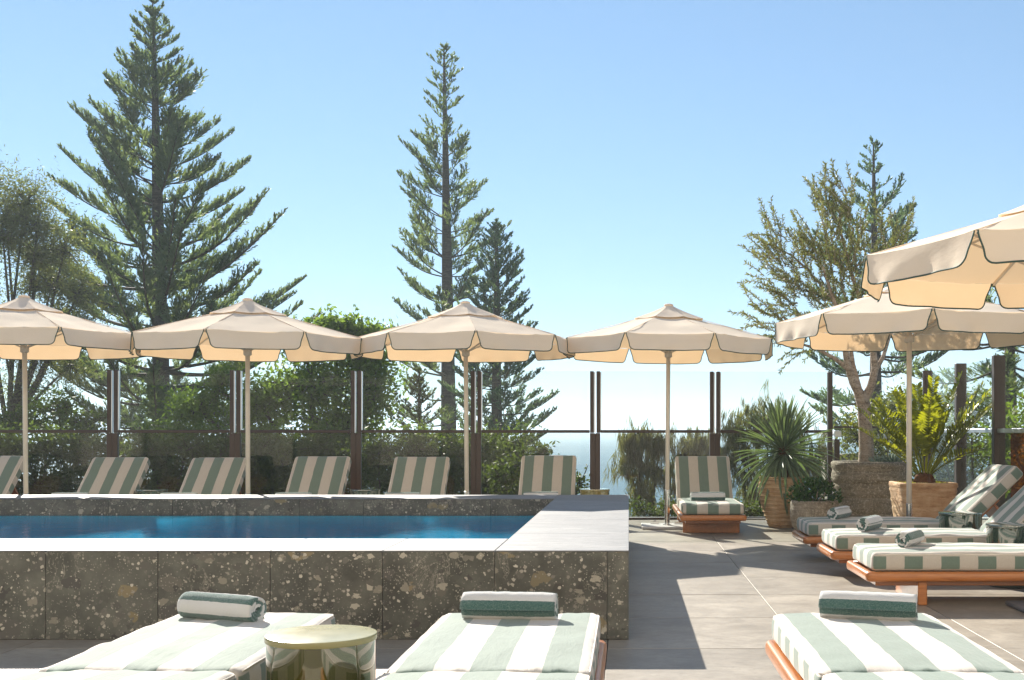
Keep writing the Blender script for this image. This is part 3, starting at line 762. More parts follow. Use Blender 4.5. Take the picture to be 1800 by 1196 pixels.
def towel(label, x, y, rz, roll, var=0, sc=1.0, z=None):
    o = link('rolled_towel', tw[var % 3], None, (x, y, (TOPZ if z is None else z) + .0535 * sc), (roll, 0, rz)); o.scale = (sc, sc, sc)
    return tag(o, label, 'towel', 'rolled green and white towels')
towel('rolled towel with spiral end showing on the bottom left lounger', PX(393, 4.76), 4.74, R(-25), R(205), 0)
towel('rolled towel on the bottom centre lounger right of the olive table', PX(896, 4.74), 4.74, R(-6), R(78), 1)
towel('rolled towel on the bottom right lounger with the orange rail', PX(1526, 4.74), 4.74, R(-17), R(76), 1)
towel('rolled towel on the farthest crosswise lounger by the concrete bowl', PX(1477, 10.34), 10.36, R(62), R(20), 2, 1.0)
towel('rolled towel on the middle crosswise lounger of the right side', PX(1530, 9.1), 9.12, R(62), R(60), 0, 1.0)
towel('rolled towel on the nearest crosswise lounger, one corner hanging loose', PX(1600, 7.85), 7.86, R(62), R(90), 2, .98)
fl = MB(); fl.box(0, .10, -.05, .05, 0, .012, .004)
tw_l = ['on the lounger cut off at the left edge', 'on the lounger second from the left', 'on the lounger left of the second parasol pole', 'on the lounger right of the second parasol pole', 'on the lounger left of the third parasol pole', 'on the lounger before the sea view', 'on the lounger with the teak foot end beside the yucca']
for i, x in enumerate(rowx):
    yb = row[i][1] - 1.745 + (.52 if i < 6 else .42)
    towel('rolled towel ' + tw_l[i], x + (-.0 if i < 6 else PX(1244, 13.1) - x), yb if i < 6 else 13.1, R(6), R(60 + 40 * i), i)

# ------------------------------------------------------------------ side tables
def table_mesh():
    b = MB()
    b.lathe([(.165, 0.0), (.172, .004), (.175, .012), (.175, .437), (.1775, .439), (.178, .442), (.178, .4455), (.176, .448)], 72)
    return b
tab = table_mesh()
def side_table(label, x, y, mat):
    t = thing('side_table', label, 'table', (x, y, 0), random.uniform(0, 3), 'round lacquered side tables')
    b = MB(); b.lathe([(.166, 0.0), (.172, .004), (.174, .014), (.174, .428)], 72); smooth_by_angle(b.build('drum', mat, t), 35)
    b = MB(); b.lathe([(.1775, .4285), (.1785, .431), (.1785, .4450), (.1775, .4478), (.1755, .4485), (.1745, .4486), (.02, .4486)], 72); smooth_by_angle(b.build('table_top', M['olive_lit_top'] if mat == M['olive_glaze'] else mat, t), 35)
    return t
side_table('large olive lacquered drum table between the two bottom left loungers', PX(565, 3.81), 3.81, M['olive_glaze'])
side_table('bottle green drum table between the farthest and middle crosswise loungers', 2.765, 9.72, M['green_glaze'])
side_table('bottle green drum table between the middle and nearest crosswise loungers', 2.77, 8.44, M['green_glaze'])
side_table('green drum table peeking over the pool right of the second lounger', PX(266, 13.7), 13.7, M['green_glaze'])
side_table('green drum table peeking over the pool before the third wide post', PX(642, 13.75), 13.75, M['green_glaze'])
side_table('yellow olive drum table peeking over the pool corner by the sea view', PX(1045.5, 13.8), 13.8, M['amber_glaze'])

# ------------------------------------------------------------------ parasols
PR, PEAVE, PAPEX, PVAL = 1.255, 2.15, 2.515, 0.185
def canopy_z(r, u=0.0):
    t = r / PR
    return PAPEX - (PAPEX - PEAVE) * (t ** 0.97)
def parasol(label, loc, rot, ztop=0.0, plate='plate', slope=0.0, R0=PR):
    t = thing('parasol', label, 'parasol', loc, 0, 'cream canvas parasols')
    t.rotation_euler = (R(random.uniform(-.5, .5)), R(random.uniform(-.6, .6)), 0)
    h = ztop
    n8 = 8
    b = MB(); r0 = .20
    NT, NU = 10, 12
    A = [rot + 2 * math.pi * k / n8 for k in range(n8)]
    for k in range(n8):
        a0, a1 = A[k], A[k] + 2 * math.pi / n8
        v = []
        for i in range(NT + 1):
            r = r0 + (R0 - r0) * i / NT
            p0 = Vector((r * math.cos(a0), r * math.sin(a0), canopy_z(r / R0 * PR) + h)); p1 = Vector((r * math.cos(a1), r * math.sin(a1), canopy_z(r / R0 * PR) + h))
            for j in range(NU + 1):
                u = j / NU; p = p0.lerp(p1, u); s_ = math.sin(math.pi * u)
                p.z -= .022 * s_ * (i / NT) * (1.15 - .5 * i / NT) - .014 * mnoise.noise(Vector((p.x * 3.5, p.y * 3.5, loc[0]))) - .007 * (i / NT) * mnoise.noise(Vector((p.x * 11, p.y * 11, loc[1])))
                v.append(p)
        f = [(i * (NU + 1) + j, (i + 1) * (NU + 1) + j, (i + 1) * (NU + 1) + j + 1, i * (NU + 1) + j + 1) for i in range(NT) for j in range(NU)]
        b.add(v, f)
    can = smooth_by_angle(b.build('canopy', M['canvas'], t), 8)
    sb = MB()
    for k in range(n8):
        pts = [((r0 + (R0 - r0) * i / 8) * math.cos(A[k]), (r0 + (R0 - r0) * i / 8) * math.sin(A[k]), canopy_z((r0 + (R0 - r0) * i / 8) / R0 * PR) + h + .003) for i in range(9)]
        sb.tube(pts, .0035, 5)
    sb.build('seam', M['canvas'], can, True)
    # vent cap
    b = MB(); rc = .43
    for k in range(n8):
        a0, a1 = A[k], A[k] + 2 * math.pi / n8; v = []
        for i in range(7):
            q = i / 6; r = .045 + (rc - .045) * q; z = PAPEX + .055 - (PAPEX + .055 - canopy_z(rc) - .022) * q ** .85 + h
            for j in range(9):
                u = j / 8; p = Vector((r * math.cos(a0), r * math.sin(a0), z)).lerp(Vector((r * math.cos(a1), r * math.sin(a1), z)), u)
                p.z += -.012 * math.sin(math.pi * u) * q + .008 * mnoise.noise(Vector((p.x * 11, p.y * 11, loc[1]))) * math.sin(math.pi * min(1, q * 1.2))
                v.append(p)
        b.add(v, [(i * 9 + j, (i + 1) * 9 + j, (i + 1) * 9 + j + 1, i * 9 + j + 1) for i in range(6) for j in range(8)])
    smooth_by_angle(b.build('vent_cap', M['canvas'], t), 25)
    b = MB(); b.lathe([(.05, 0), (.056, .006), (.054, .016), (.03, .026), (.006, .03)], 20, 0, (0, 0, PAPEX + .052 + h)); b.build('finial', M['canvas'], t, True)
    # valances
    hw0 = R0 * math.sin(math.pi / n8)
    rad = .06
    def hw(v_):
        s_ = min(1, v_ / .72); s_ = s_ * s_ * (3 - 2 * s_)
        e = max(0, v_ * PVAL - (PVAL - rad)); c_ = rad - math.sqrt(max(0, rad * rad - e * e))
        return hw0 - .010 - .034 * s_ - c_
    rows = [0, .1, .25, .4, .55, .68, .76, .83, .89, .94, .975, 1.0]
    for k in range(n8):
        am = A[k] + math.pi / n8; ap = R0 * math.cos(math.pi / n8)
        outv, tv = Vector((math.cos(am), math.sin(am), 0)), Vector((-math.sin(am), math.cos(am), 0))
        sd_ = random.uniform(0, 50)
        flare = random.uniform(.01, .035)
        def pt(v_, s_):
            x = hw(v_) * s_
            sag = .014 * (1 - s_ * s_)
            o_ = ap + .004 + flare * v_ + .030 * v_ * mnoise.noise(Vector((x * 6, sd_, v_)))
            return outv * o_ + tv * x + Vector((0, 0, PEAVE + h + .001 - sag * (1 - v_ * .6) - v_ * PVAL + .006 * v_ * mnoise.noise(Vector((x * 3, sd_ + 9, 0)))))
        NS = 18
        v = [pt(v_, -1 + 2 * j / NS) for v_ in rows for j in range(NS + 1)]
        f = [(i * (NS + 1) + j, (i + 1) * (NS + 1) + j, (i + 1) * (NS + 1) + j + 1, i * (NS + 1) + j + 1) for i in range(len(rows) - 1) for j in range(NS)]
        b = MB(); b.add(v, f); va = b.build('valance', M['canvas'], t, True)
        edge = [pt(v_, -1) for v_ in rows] + [pt(1, -1 + 2 * j / NS) for j in range(1, NS)] + [pt(v_, 1) for v_ in rows[::-1]]
        b = MB(); b.tube(edge, .0052, 6); b.build('binding', M['trim'], va, True)
    # frame
    for k in range(n8):
        c_, s_ = math.cos(A[k]), math.sin(A[k])
        b = MB(); b.tube([(.04 * c_, .04 * s_, PAPEX - .045 + h), ((R0 - .02) * c_, (R0 - .02) * s_, PEAVE - .012 + h)], .009, 6); b.build('rib', M['pole'], t)
        b = MB(); b.tube([(.035 * c_, .035 * s_, 2.02 + h), (.62 * c_, .62 * s_, canopy_z(.62 / R0 * PR) - .03 + h)], .008, 6); b.build('strut', M['pole'], t)
    b = MB(); b.lathe([(.03, -.06), (.045, -.05), (.045, 0), (.03, .01)], 16, 0, (0, 0, 2.02 + h)); b.build('runner', M['pole'], t, True)
    b = MB(); b.tube([(0, 0, .05), (0, 0, PAPEX + .04 + h)], .025, 16); b.build('pole', M['pole'], t, True)
    b = MB(); b.lathe([(.052, .031), (.052, .037), (.0305, .038), (.0305, .44), (.0255, .443)], 20); smooth_by_angle(b.build('sleeve', M['chrome'], t), 30)
    b = MB(); b.box(-.3, .3, -.3, .3, .004, .031, .006); b.build('base_plate', M[plate], t)
    for kx, ky in ((-.14, .16), (.14, .16)):
        b = MB(); b.box(kx - .05, kx + .05, ky - .02, ky + .02, .032, .052, .003); b.lathe([(.014, .053), (.014, .07), (.009, .075)], 10, 0, (kx, ky, 0)); b.build('clamp', M['chrome'], t)
    return t
r22 = math.pi / 8
parasol('cream parasol cut off by the left edge behind the pool', (PX(46, 12.8), 12.8, 0), R(-90) - .05, .03)
parasol('cream parasol with its pole between the third and fourth loungers from the left', (PX(436, 12.85), 12.85, 0), R(-90) - .01, -.0)
parasol('cream parasol in the middle, in front of the tall thin pine', (PX(821, 13.35), 13.35, 0), R(-90) + r22 - .17, .025)
parasol('cream parasol beside the pool corner with the sky behind it', (PX(1172.5, 13.7), 13.7, 0), R(-90) + r22 - .02, .035)
parasol('cream parasol over the right planters, olive branches throwing dappled shade on it', (2.65, 11.02, 0), R(-90) - .08, .0)
parasol('largest cream parasol cut off by the right edge nearest the camera', (2.72, 7.2, 0), R(183), .045, 'dplate')

# ------------------------------------------------------------------ pots
def prof_wob(a1, f1, seed):
    return lambda an, z: a1 * mnoise.noise(Vector((math.cos(an) * f1 + seed, math.sin(an) * f1, z * 7)))
def pot(name, label, x, y, prof, mat, soil_z, soil_r, wob=.006, seed=1, seg=56):
    t = thing(name, label, 'planter', (x, y, 0), 0, 'planters on the terrace')
    b = MB(); b.lathe(prof, seg, wob=prof_wob(wob, 2.5, seed)); smooth_by_angle(b.build('pot_body', mat, t), 50)
    b = MB(); b.lathe([(soil_r, soil_z - .05), (soil_r, soil_z), (soil_r * .5, soil_z + .012), (.01, soil_z + .015)], 30); b.build('soil', M['soil'], t, True)
    return t
def ridged(r_of, z0, z1, n, amp, steps=6, rim=()):
    out = []
    for i in range(n):
        for s_ in range(steps):
            q = (i + s_ / steps) / n; z = z0 + (z1 - z0) * q
            saw = (s_ / steps); out.append((r_of(q) + amp * (saw ** 3 - .25), z))
    out.append((r_of(1), z1))
    return out
X1, Y1 = 1.805, 13.75
pr = [(.140, 0)] + ridged(lambda q: .155 + .125 * math.sin(min(1, q * 1.12) * math.pi / 2) - .016 * max(0, q - .8) / .2, .006, .575, 12, .016) + [(.268, .594), (.245, .596), (.240, .54)]
pot('travertine_pot', 'tall banded travertine pot tapering to its foot, holding the sword-leaved plant', X1, Y1, pr, M['travertine'], .545, .25, .004, 1)
X2, Y2 = 2.07, 13.0
pot('concrete_bowl', 'small pitted concrete bowl holding a dark green jade plant', X2, Y2, [(.17, 0), (.20, .008), (.245, .08), (.268, .17), (.272, .25), (.266, .33), (.258, .355), (.248, .362), (.238, .355), (.234, .32)], M['weathered2'], .33, .24, .012, 3)
X3, Y3 = 2.90, 13.95
def r3(q): return .468 - .03 * math.exp(-((q - .86) / .06) ** 2) + .012 * math.sin(q * 9) - .05 * (1 - q) ** 2
pr = [(.40, 0)] + [(r3(i / 28) - (.016 if i in (6, 13, 19) else 0) + (.012 if i in (23, 24) else 0), .75 * i / 28 + .005) for i in range(29)] + [(.462, .768), (.448, .775), (.432, .770), (.428, .70)]
pot('concrete_planter', 'big weathered round concrete planter holding the olive tree', X3, Y3, pr, M['weathered'], .72, .43, .012, 5, 72)
# square tapered travertine planter
X4, Y4 = 3.14, 12.45
t4 = thing('square_planter', 'square tapered travertine planter holding the bright green cycad', 'planter', (X4, Y4, 0), R(2), 'planters on the terrace')
b = MB()
NSEG = 48
def sq(an, r, e=.22):
    c_, s_ = math.cos(an), math.sin(an); k_ = (abs(c_) ** (2 / e) + abs(s_) ** (2 / e)) ** (-e / 2); return (r * k_ * c_, r * k_ * s_)
pr4 = [(.235, .002)] + [(.245 + .055 * (i / 20) + (.005 if i % 4 == 3 else 0) - (.003 if i % 4 == 0 else 0), .52 * i / 20 + .006) for i in range(21)] + [(.302, .535), (.308, .545), (.308, .578), (.300, .586), (.272, .588), (.268, .54)]
v = []
for r_, z_ in pr4:
    for k in range(NSEG):
        an = 2 * math.pi * (k + .5) / NSEG; q = sq(an, r_); wz = 1 + .004 * mnoise.noise(Vector((math.cos(an) * 3, math.sin(an) * 3, z_ * 18)))
        v.append((q[0] * wz, q[1] * wz, z_))
f = [(i * NSEG + k, i * NSEG + (k + 1) % NSEG, (i + 1) * NSEG + (k + 1) % NSEG, (i + 1) * NSEG + k) for i in range(len(pr4) - 1) for k in range(NSEG)]
f.append(tuple(range(NSEG))[::-1])
b.add(v, f); smooth_by_angle(b.build('pot_body', M['travertine'], t4), 45)
b = MB(); b.box(-.27, .27, -.27, .27, .50, .555); b.build('soil', M['soil'], t4)

# ------------------------------------------------------------------ plants in the pots
def sword_mesh(L, W, bend, fold=.35, n=8):
    """leaf along +X curving down; V-folded"""
    mb = MB(); v = []; x = z = 0.0; an = 0.0
    for i in range(n + 1):
        q = i / n; w_ = W * (0.55 + .9 * q) * (1 - q) ** .55 if q < .999 else 0.0015
        w_ = max(w_, .0015); dz = w_ * fold
        nx_, nz_ = -math.sin(an), math.cos(an)
        v += [(x + nx_ * dz, w_ / 2, z + nz_ * dz), (x, 0, z), (x + nx_ * dz, -w_ / 2, z + nz_ * dz)]
        an -= bend / n * (0.5 + 1.1 * q); x += L / n * math.cos(an); z += L / n * math.sin(an)
    f = []
    for i in range(n):
        f += [(3 * i, 3 * i + 1, 3 * i + 4, 3 * i + 3), (3 * i + 1, 3 * i + 2, 3 * i + 5, 3 * i + 4)]
    return mb.add(v, f)
yuc = thing('sword_leaf_plant', 'spiky grey-green sword-leaved plant in the tall travertine pot', 'plant', (X1 + .02, Y1, .575))
b = MB(); b.tube([(0, 0, 0), (.01, 0, .15), (0, 0, .38)], [.060, .055, .075], 12); b.build('stem', M['fibre'], yuc, True)
lm = [sword_mesh(.66 + .05 * (i % 3), .050, bd).mesh('leaf', M['yucca']) for i, bd in enumerate((.05, .18, .35, .6, .85, 1.1))]
lmd = sword_mesh(.6, .042, 1.0).mesh('leaf', M['dryleaf'])
ga = 2.39996
NL = 200
for i in range(NL):
    q = i / (NL - 1)                                     # 0 = newest, upright; 1 = oldest, drooping
    el = R(87) - q ** 1.15 * R(138) + random.uniform(-.12, .12)
    az = i * ga + random.uniform(-.2, .2)
    k = min(5, max(0, int(q * 5.6 + random.uniform(-.8, .8))))
    me = lm[k] if not (q > .93 and random.random() < .3) else lmd
    sc_ = (.78 + .32 * min(1, q * 3)) * random.uniform(.86, 1.06) * (1.0 if q < .85 else .93) * (1 - .20 * math.exp(-((q - .5) / .22) ** 2))
    o = link('leaf', me, yuc, (.02 * math.cos(az), .02 * math.sin(az), .40 - .16 * q), (random.uniform(-.35, .35), -el, az)); o.scale = (sc_, sc_, sc_)

for i in range(14):
    az = i * ga; o = link('leaf', lm[0], yuc, (.012 * math.cos(az), .012 * math.sin(az), .36), (random.uniform(-.5, .5), -R(random.uniform(72, 89)), az)); q = random.uniform(.55, .95); o.scale = (q, q, q)
jp = thing('jade_plant', 'bushy dark green jade plant in the small concrete bowl', 'plant', (X2, Y2, .335))
n = 2300
P_ = rng.normal(size=(n, 3)); P_ = norm(P_) * (rng.random((n, 1)) ** .33)
P_ = P_ * [.285, .25, .20] + [0, 0, .06]; P_ = P_[P_[:, 2] > -.01]
lump = np.array([mnoise.noise(Vector(p * 9)) for p in P_])
P_ = P_[lump > -.12]
D_ = norm(P_ - [0, 0, -.1] + rng.normal(size=P_.shape) * .09)
Q = blades(P_, D_, rng.uniform(.035, .055, len(P_)), rng.uniform(.024, .034, len(P_)), mid=.6)
link('foliage', quads_mesh('foliage', Q, M['jade']), jp)
b = MB()
for i in range(9):
    a = i * 2.4; b.tube([(0, 0, -.03), (.09 * math.cos(a), .09 * math.sin(a), .06), (.17 * math.cos(a), .15 * math.sin(a), .13)], [.012, .009, .005], 6)
b.build('stem', M['olivebark'], jp, True)

def succulent(label, x, y, z, s):
    t = thing('succulent', label, 'plant', (x, y, z), 0, 'pale succulents under the olive tree')
    me = MB()
    for i in range(26):
        a = i * ga; q = i / 26; el = R(85) - q * R(60)
        L = s * (.8 + .5 * q); d = Vector((math.cos(a) * math.cos(el), math.sin(a) * math.cos(el), math.sin(el)))
        me.tube([d * .01, d * L * .5, d * L * .85 + Vector((0, 0, L * .05)), d * L + Vector((0, 0, L * .12))], [s * .05, s * .075, s * .05, s * .006], 5)
    me.build('leaf_rosette', M['succ'], t, True); return t
succulent('small pale succulent beside the olive trunk', PX(1544, 13.75), 13.72, .72, .13)
succulent('wider pale succulent near the rim, between the olive trunk and the parasol pole', PX(1571, 13.75), 13.70, .72, .16)

# cycad
cyc = thing('cycad', 'bright yellow-green cycad with broad ladder fronds in the square planter', 'plant', (X4 + .02, Y4, .55))
b = MB(); b.lathe([(.10, 0), (.115, .04), (.10, .10), (.06, .14), (.01, .15)], 16, wob=prof_wob(.25, 4, 2)); b.build('stem', M['fibre'], cyc)
def frond(az, el, L, bend, seed):
    rs = random.Random(seed); mb = MB(); pts = []; n_ = 14
    p = Vector((0.05 * math.cos(az), .05 * math.sin(az), .10)); e = el
    hd = Vector((math.cos(az), math.sin(az), 0)); tl = []
    for i in range(n_ + 1):
        pts.append(p.copy()); d = hd * math.cos(e) + Vector((0, 0, math.sin(e))); tl.append(d); p = p + d * (L / n_); e -= bend / n_
    mb.tube(pts, [.0095 * (1 - .7 * i / n_) for i in range(n_ + 1)], 6, 1)
    nl = int(L / .043)
    tw_ = rs.uniform(-.5, .5)
    for i in range(nl):
        q = .36 + .64 * i / (nl - 1); f_ = q * n_; k0 = min(n_ - 1, int(f_)); P0 = pts[k0].lerp(pts[k0 + 1], f_ - k0); d = tl[k0]
        sidev = d.cross(Vector((0, 0, 1)));
        sidev = sidev.normalized() if sidev.length > .05 else Vector((-math.sin(az), math.cos(az), 0))
        up = sidev.cross(d).normalized(); sidev = (Matrix.Rotation(tw_, 3, d) @ sidev); up = (Matrix.Rotation(tw_, 3, d) @ up)
        w_ = math.sin(min(1, (q - .30) / .70 * 1.05 + .12) * math.pi) ** .6
        ll = (.140 + .05 * rs.random()) * max(.45, w_)
        for sg in (-1, 1):
            ld = (sidev * sg * .9 + d * (.38 + .9 * max(0, q - .7)) + up * (.30 + rs.uniform(-.18, .18))).normalized()
            nv = ld.cross(d).normalized(); wd = (Matrix.Rotation(rs.uniform(-.5, .5) + .35 * sg, 3, ld) @ ld.cross(nv).normalized()) * (.0135 + .004 * rs.random())
            P1 = P0 + ld * ll * .4 + nv * .006; P2 = P0 + ld * ll * .78 + nv * .004; P3 = P0 + ld * ll
            mb.add([P0, P1 + wd, P1 + nv * .004, P1 - wd, P2 + wd * .9, P2, P2 - wd * .9, P3], [(0, 1, 2), (0, 2, 3), (1, 4, 5, 2), (2, 5, 6, 3), (4, 7, 5), (5, 7, 6)], 0)
    return mb.build('frond', [M['zamia'], M['zamia']], cyc)
fr = [(172, 46, .95, .35), (160, 55, 1.0, .3), (186, 60, .9, .3), (150, 66, .92, .25), (120, 74, 1.0, .2), (215, 70, .95, .2), (60, 78, 1.08, .15), (20, 74, 1.15, .18), (340, 66, 1.1, .2), (5, 60, 1.12, .25),
      (-14, 56, 1.05, .25), (12, 50, 1.1, .2), (-32, 58, .9, .3), (265, 75, .85, .2), (285, 68, .75, .3), (240, 60, .75, .4), (310, 62, .8, .3), (90, 80, 1.0, .2), (200, 50, .62, .5), (330, 42, .6, .5)]
for i, (az, el, L, bd) in enumerate(fr): frond(R(az), R(el), L, bd, i + 40)
# small ground cover in the square planter
gc = MB(); n = 160
P_ = np.stack([rng.uniform(-.27, .27, n), rng.uniform(-.27, .27, n), np.full(n, .56)], 1)
Q = blades(P_, norm(rng.normal(size=(n, 3)) * .6 + [0, 0, .8]), .035, .02)
tag(link('ground_cover', quads_mesh('ground_cover', Q, M['zamia']), None, (X4, Y4, 0)), kind='stuff')

# ------------------------------------------------------------------ trees
def limb_path(p, d, L, n, wob, rs, up=0.0):
    pts = [Vector(p)]; d = Vector(d).normalized()
    for i in range(n):
        d = (d + Vector((rs.uniform(-wob, wob), rs.uniform(-wob, wob), rs.uniform(-wob, wob) + up))).normalized()
        pts.append(pts[-1] + d * (L / n))
    return pts
def ropes(B, D, L, W, rs, fringe=4, fl=.32, fw=.7, spread=.55):
    """foliage ropes: one long blade + short needles along it"""
    n = len(B); out = [blades(B, D, L, W * .8)]
    for k in range(fringe):
        q = (k + .6 + rs.random(n) * .5) / (fringe + .6)
        d2 = norm(D + norm(np.cross(D, rs.normal(size=(n, 3)))) * spread * (.6 + .6 * rs.random((n, 1))))
        out.append(blades(B + D * (L * q)[:, None], d2, L * fl * (1.1 - .5 * q) + .05, W * fw, None, .5))
    return np.concatenate(out, 0)
def pine(label, px, Y, tipy, prof, seed, mat, lean=0.0, z0=-4.0, spacing=.48, per=6, dens=1.0, rope=.42, rw=.055, tr=.24, low_y=800, up0=.75, up1=.05, name='norfolk_pine', gap=.0, tipcurl=.55, fringe=4):
    rs = np.random.default_rng(seed); rp = random.Random(seed)
    m_px = Y / F_PX; X = PX(px, Y); ztip = PZ(tipy, Y)
    t = thing(name, label, 'pine tree', (X, Y, z0))
    H = ztip - z0
    ys = [p_[0] for p_ in prof]; ws = [p_[1] for p_ in prof]
    tb = MB(); lean_of = lambda z: lean * ((z) / H) ** 1.5
    tb.tube([(lean_of(H * i / 14), 0, H * i / 14) for i in range(15)], [tr * (1 - (i / 14)) ** .8 + .018 for i in range(15)], 12)
    B, D, L = [], [], []
    z = H - .12; zlow = PZ(low_y, Y) - z0
    az0 = 0
    while z > max(zlow, .6):
        frac = (H - z) / (H - zlow)
        hwid = np.interp(tipy + (H - z) / m_px, ys, ws) * m_px
        np_ = per + (rp.random() < .4) - (rp.random() < .3)
        az0 += .6 + rp.random()
        for k in range(np_):
            if rp.random() < gap: continue
            az = az0 + 2 * math.pi * k / np_ + rp.uniform(-.25, .25)
            Lb = hwid * (rp.uniform(.78, 1.1) if rp.random() < .85 else rp.uniform(.4, .8))
            if Lb < .10: Lb = .10
            hd = Vector((math.cos(az), math.sin(az), 0)); slope = up0 + (up1 - up0) * min(1, frac * 1.1) + rp.uniform(-.16, .16)
            base = Vector((lean_of(z), 0, z + rp.uniform(-.12, .12)))
            nn = 10; pts = []; crv = rp.uniform(-.04, .10); yaw = rp.uniform(-.12, .12)
            side = Vector((-hd.y, hd.x, 0))
            for i in range(nn + 1):
                s_ = i / nn
                zz = Lb * (slope * s_ - .10 * math.sin(s_ * math.pi) * min(1, frac * 1.6) + (tipcurl * .3 + crv) * max(0, s_ - .45) ** 1.5)
                pts.append(base + hd * (Lb * s_) + side * (Lb * yaw * s_ * s_) + Vector((0, 0, zz)))
            br = max(.012, .015 * Lb)
            tb.tube(pts, [br * (1 - .85 * i / nn) for i in range(nn + 1)], 5, 0, False)
            nb = max(4, int(Lb / .135 * dens))
            s0_ = rp.uniform(.22, .38) if frac > .25 else .08
            for i in range(nb):
                s_ = min(.99, s0_ + (1 - s0_) * (i + rp.uniform(.2, .8)) / nb)
                f_ = s_ * nn; k0 = min(nn - 1, int(f_)); p = pts[k0].lerp(pts[k0 + 1], f_ - k0); tg = (pts[k0 + 1] - pts[k0]).normalized()
                env = min(1.0, (1.06 - s_) * 2.0) ** .7 * min(1, .55 + s_)          # plume: full in the middle, pointed at the tip
                for sg in (-1, 1, 0):
                    if rp.random() < (.12 if sg else .5): continue
                    ll = rope * env * rp.uniform(.6, 1.25) * min(1, .20 + Lb / 2.3)
                    d = (tg * rp.uniform(.6, 1.1) + side * sg * rp.uniform(.4, .95) + Vector((0, 0, rp.uniform(.25, .85)))).normalized()
                    B.append(p); D.append(d); L.append(ll)
                    for q2 in (.35, .6, .8):                                              # second order twigs
                        if ll > .16 and rp.random() < .62:
                            d2 = (d + side * rp.uniform(-.75, .75) + Vector((0, 0, rp.uniform(0, .7)))).normalized()
                            B.append(p + d * ll * q2); D.append(d2); L.append(ll * rp.uniform(.35, .6))
        z -= spacing * rp.uniform(.75, 1.2) * (.55 + .6 * min(1, frac * 2.2))
    B, D, L = np.array(B), np.array(D), np.array(L)
    smooth_by_angle(tb.build('trunk', M['bark'], t), 60)
    Q = ropes(B, D, L, rw, rs, fringe)
    link('crown', quads_mesh('crown', Q, mat), t)
    return t
pine('giant dark pine with broad tiered branches behind the second parasol', 287, 38, 2,
     [(0, 2), (40, 24), (100, 46), (170, 76), (250, 106), (390, 180), (520, 245), (640, 285), (760, 265), (900, 180)], 11, M['pine'], -.35, spacing=.62, per=6, dens=1.1, tr=.36, low_y=790, rope=.68, rw=.056, up0=.62, up1=.24, gap=.08, fringe=6)
pine('tall slender pine behind the middle parasol with separate upswept branches', 790, 42, 82,
     [(82, 2), (120, 30), (200, 42), (300, 72), (400, 96), (500, 122), (600, 128), (760, 118), (900, 90)], 12, M['pine'], -.2, spacing=.74, per=5, dens=1.05, tr=.34, low_y=780, rope=.52, rw=.054, up0=.72, up1=.28, gap=.06, fringe=5)
pine('shorter blue-green pine tucked against the tall slender pine', 873, 36, 395,
     [(395, 2), (430, 28), (500, 56), (560, 66), (650, 92), (740, 105), (900, 90)], 13, M['pine2'], 0, spacing=.34, per=6, dens=1.1, tr=.26, low_y=850, rope=.46, rw=.056, up0=.9, up1=.2)
pine('open-topped pine rising behind the olive tree at right', 1541, 36, 250,
     [(250, 2), (280, 22), (340, 42), (400, 88), (480, 120), (560, 150), (640, 165), (720, 150), (800, 120)], 14, M['pine2'], -.1, spacing=.72, per=5, dens=1.0, tr=.28, low_y=745, rope=.56, rw=.062, up0=.75, up1=.05, gap=.12)
pine('spreading dark pine filling the right edge under the nearest parasol', 1775, 27, 430,
     [(430, 20), (480, 90), (560, 190), (640, 200), (720, 190), (800, 150)], 15, M['pine'], 0, spacing=.42, per=6, dens=1.1, tr=.3, low_y=700, rope=.5, rw=.05, up0=.6, up1=-.15)
pine('young grey-green pine low behind the glass left of the tall slender pine', 737, 21, 655,
     [(655, 3), (690, 22), (740, 48), (800, 60), (900, 66)], 16, M['grey_pine'], 0, spacing=.17, per=6, dens=1.6, tr=.07, low_y=880, rope=.20, rw=.03, up0=.8, up1=.2, name='young_pine')

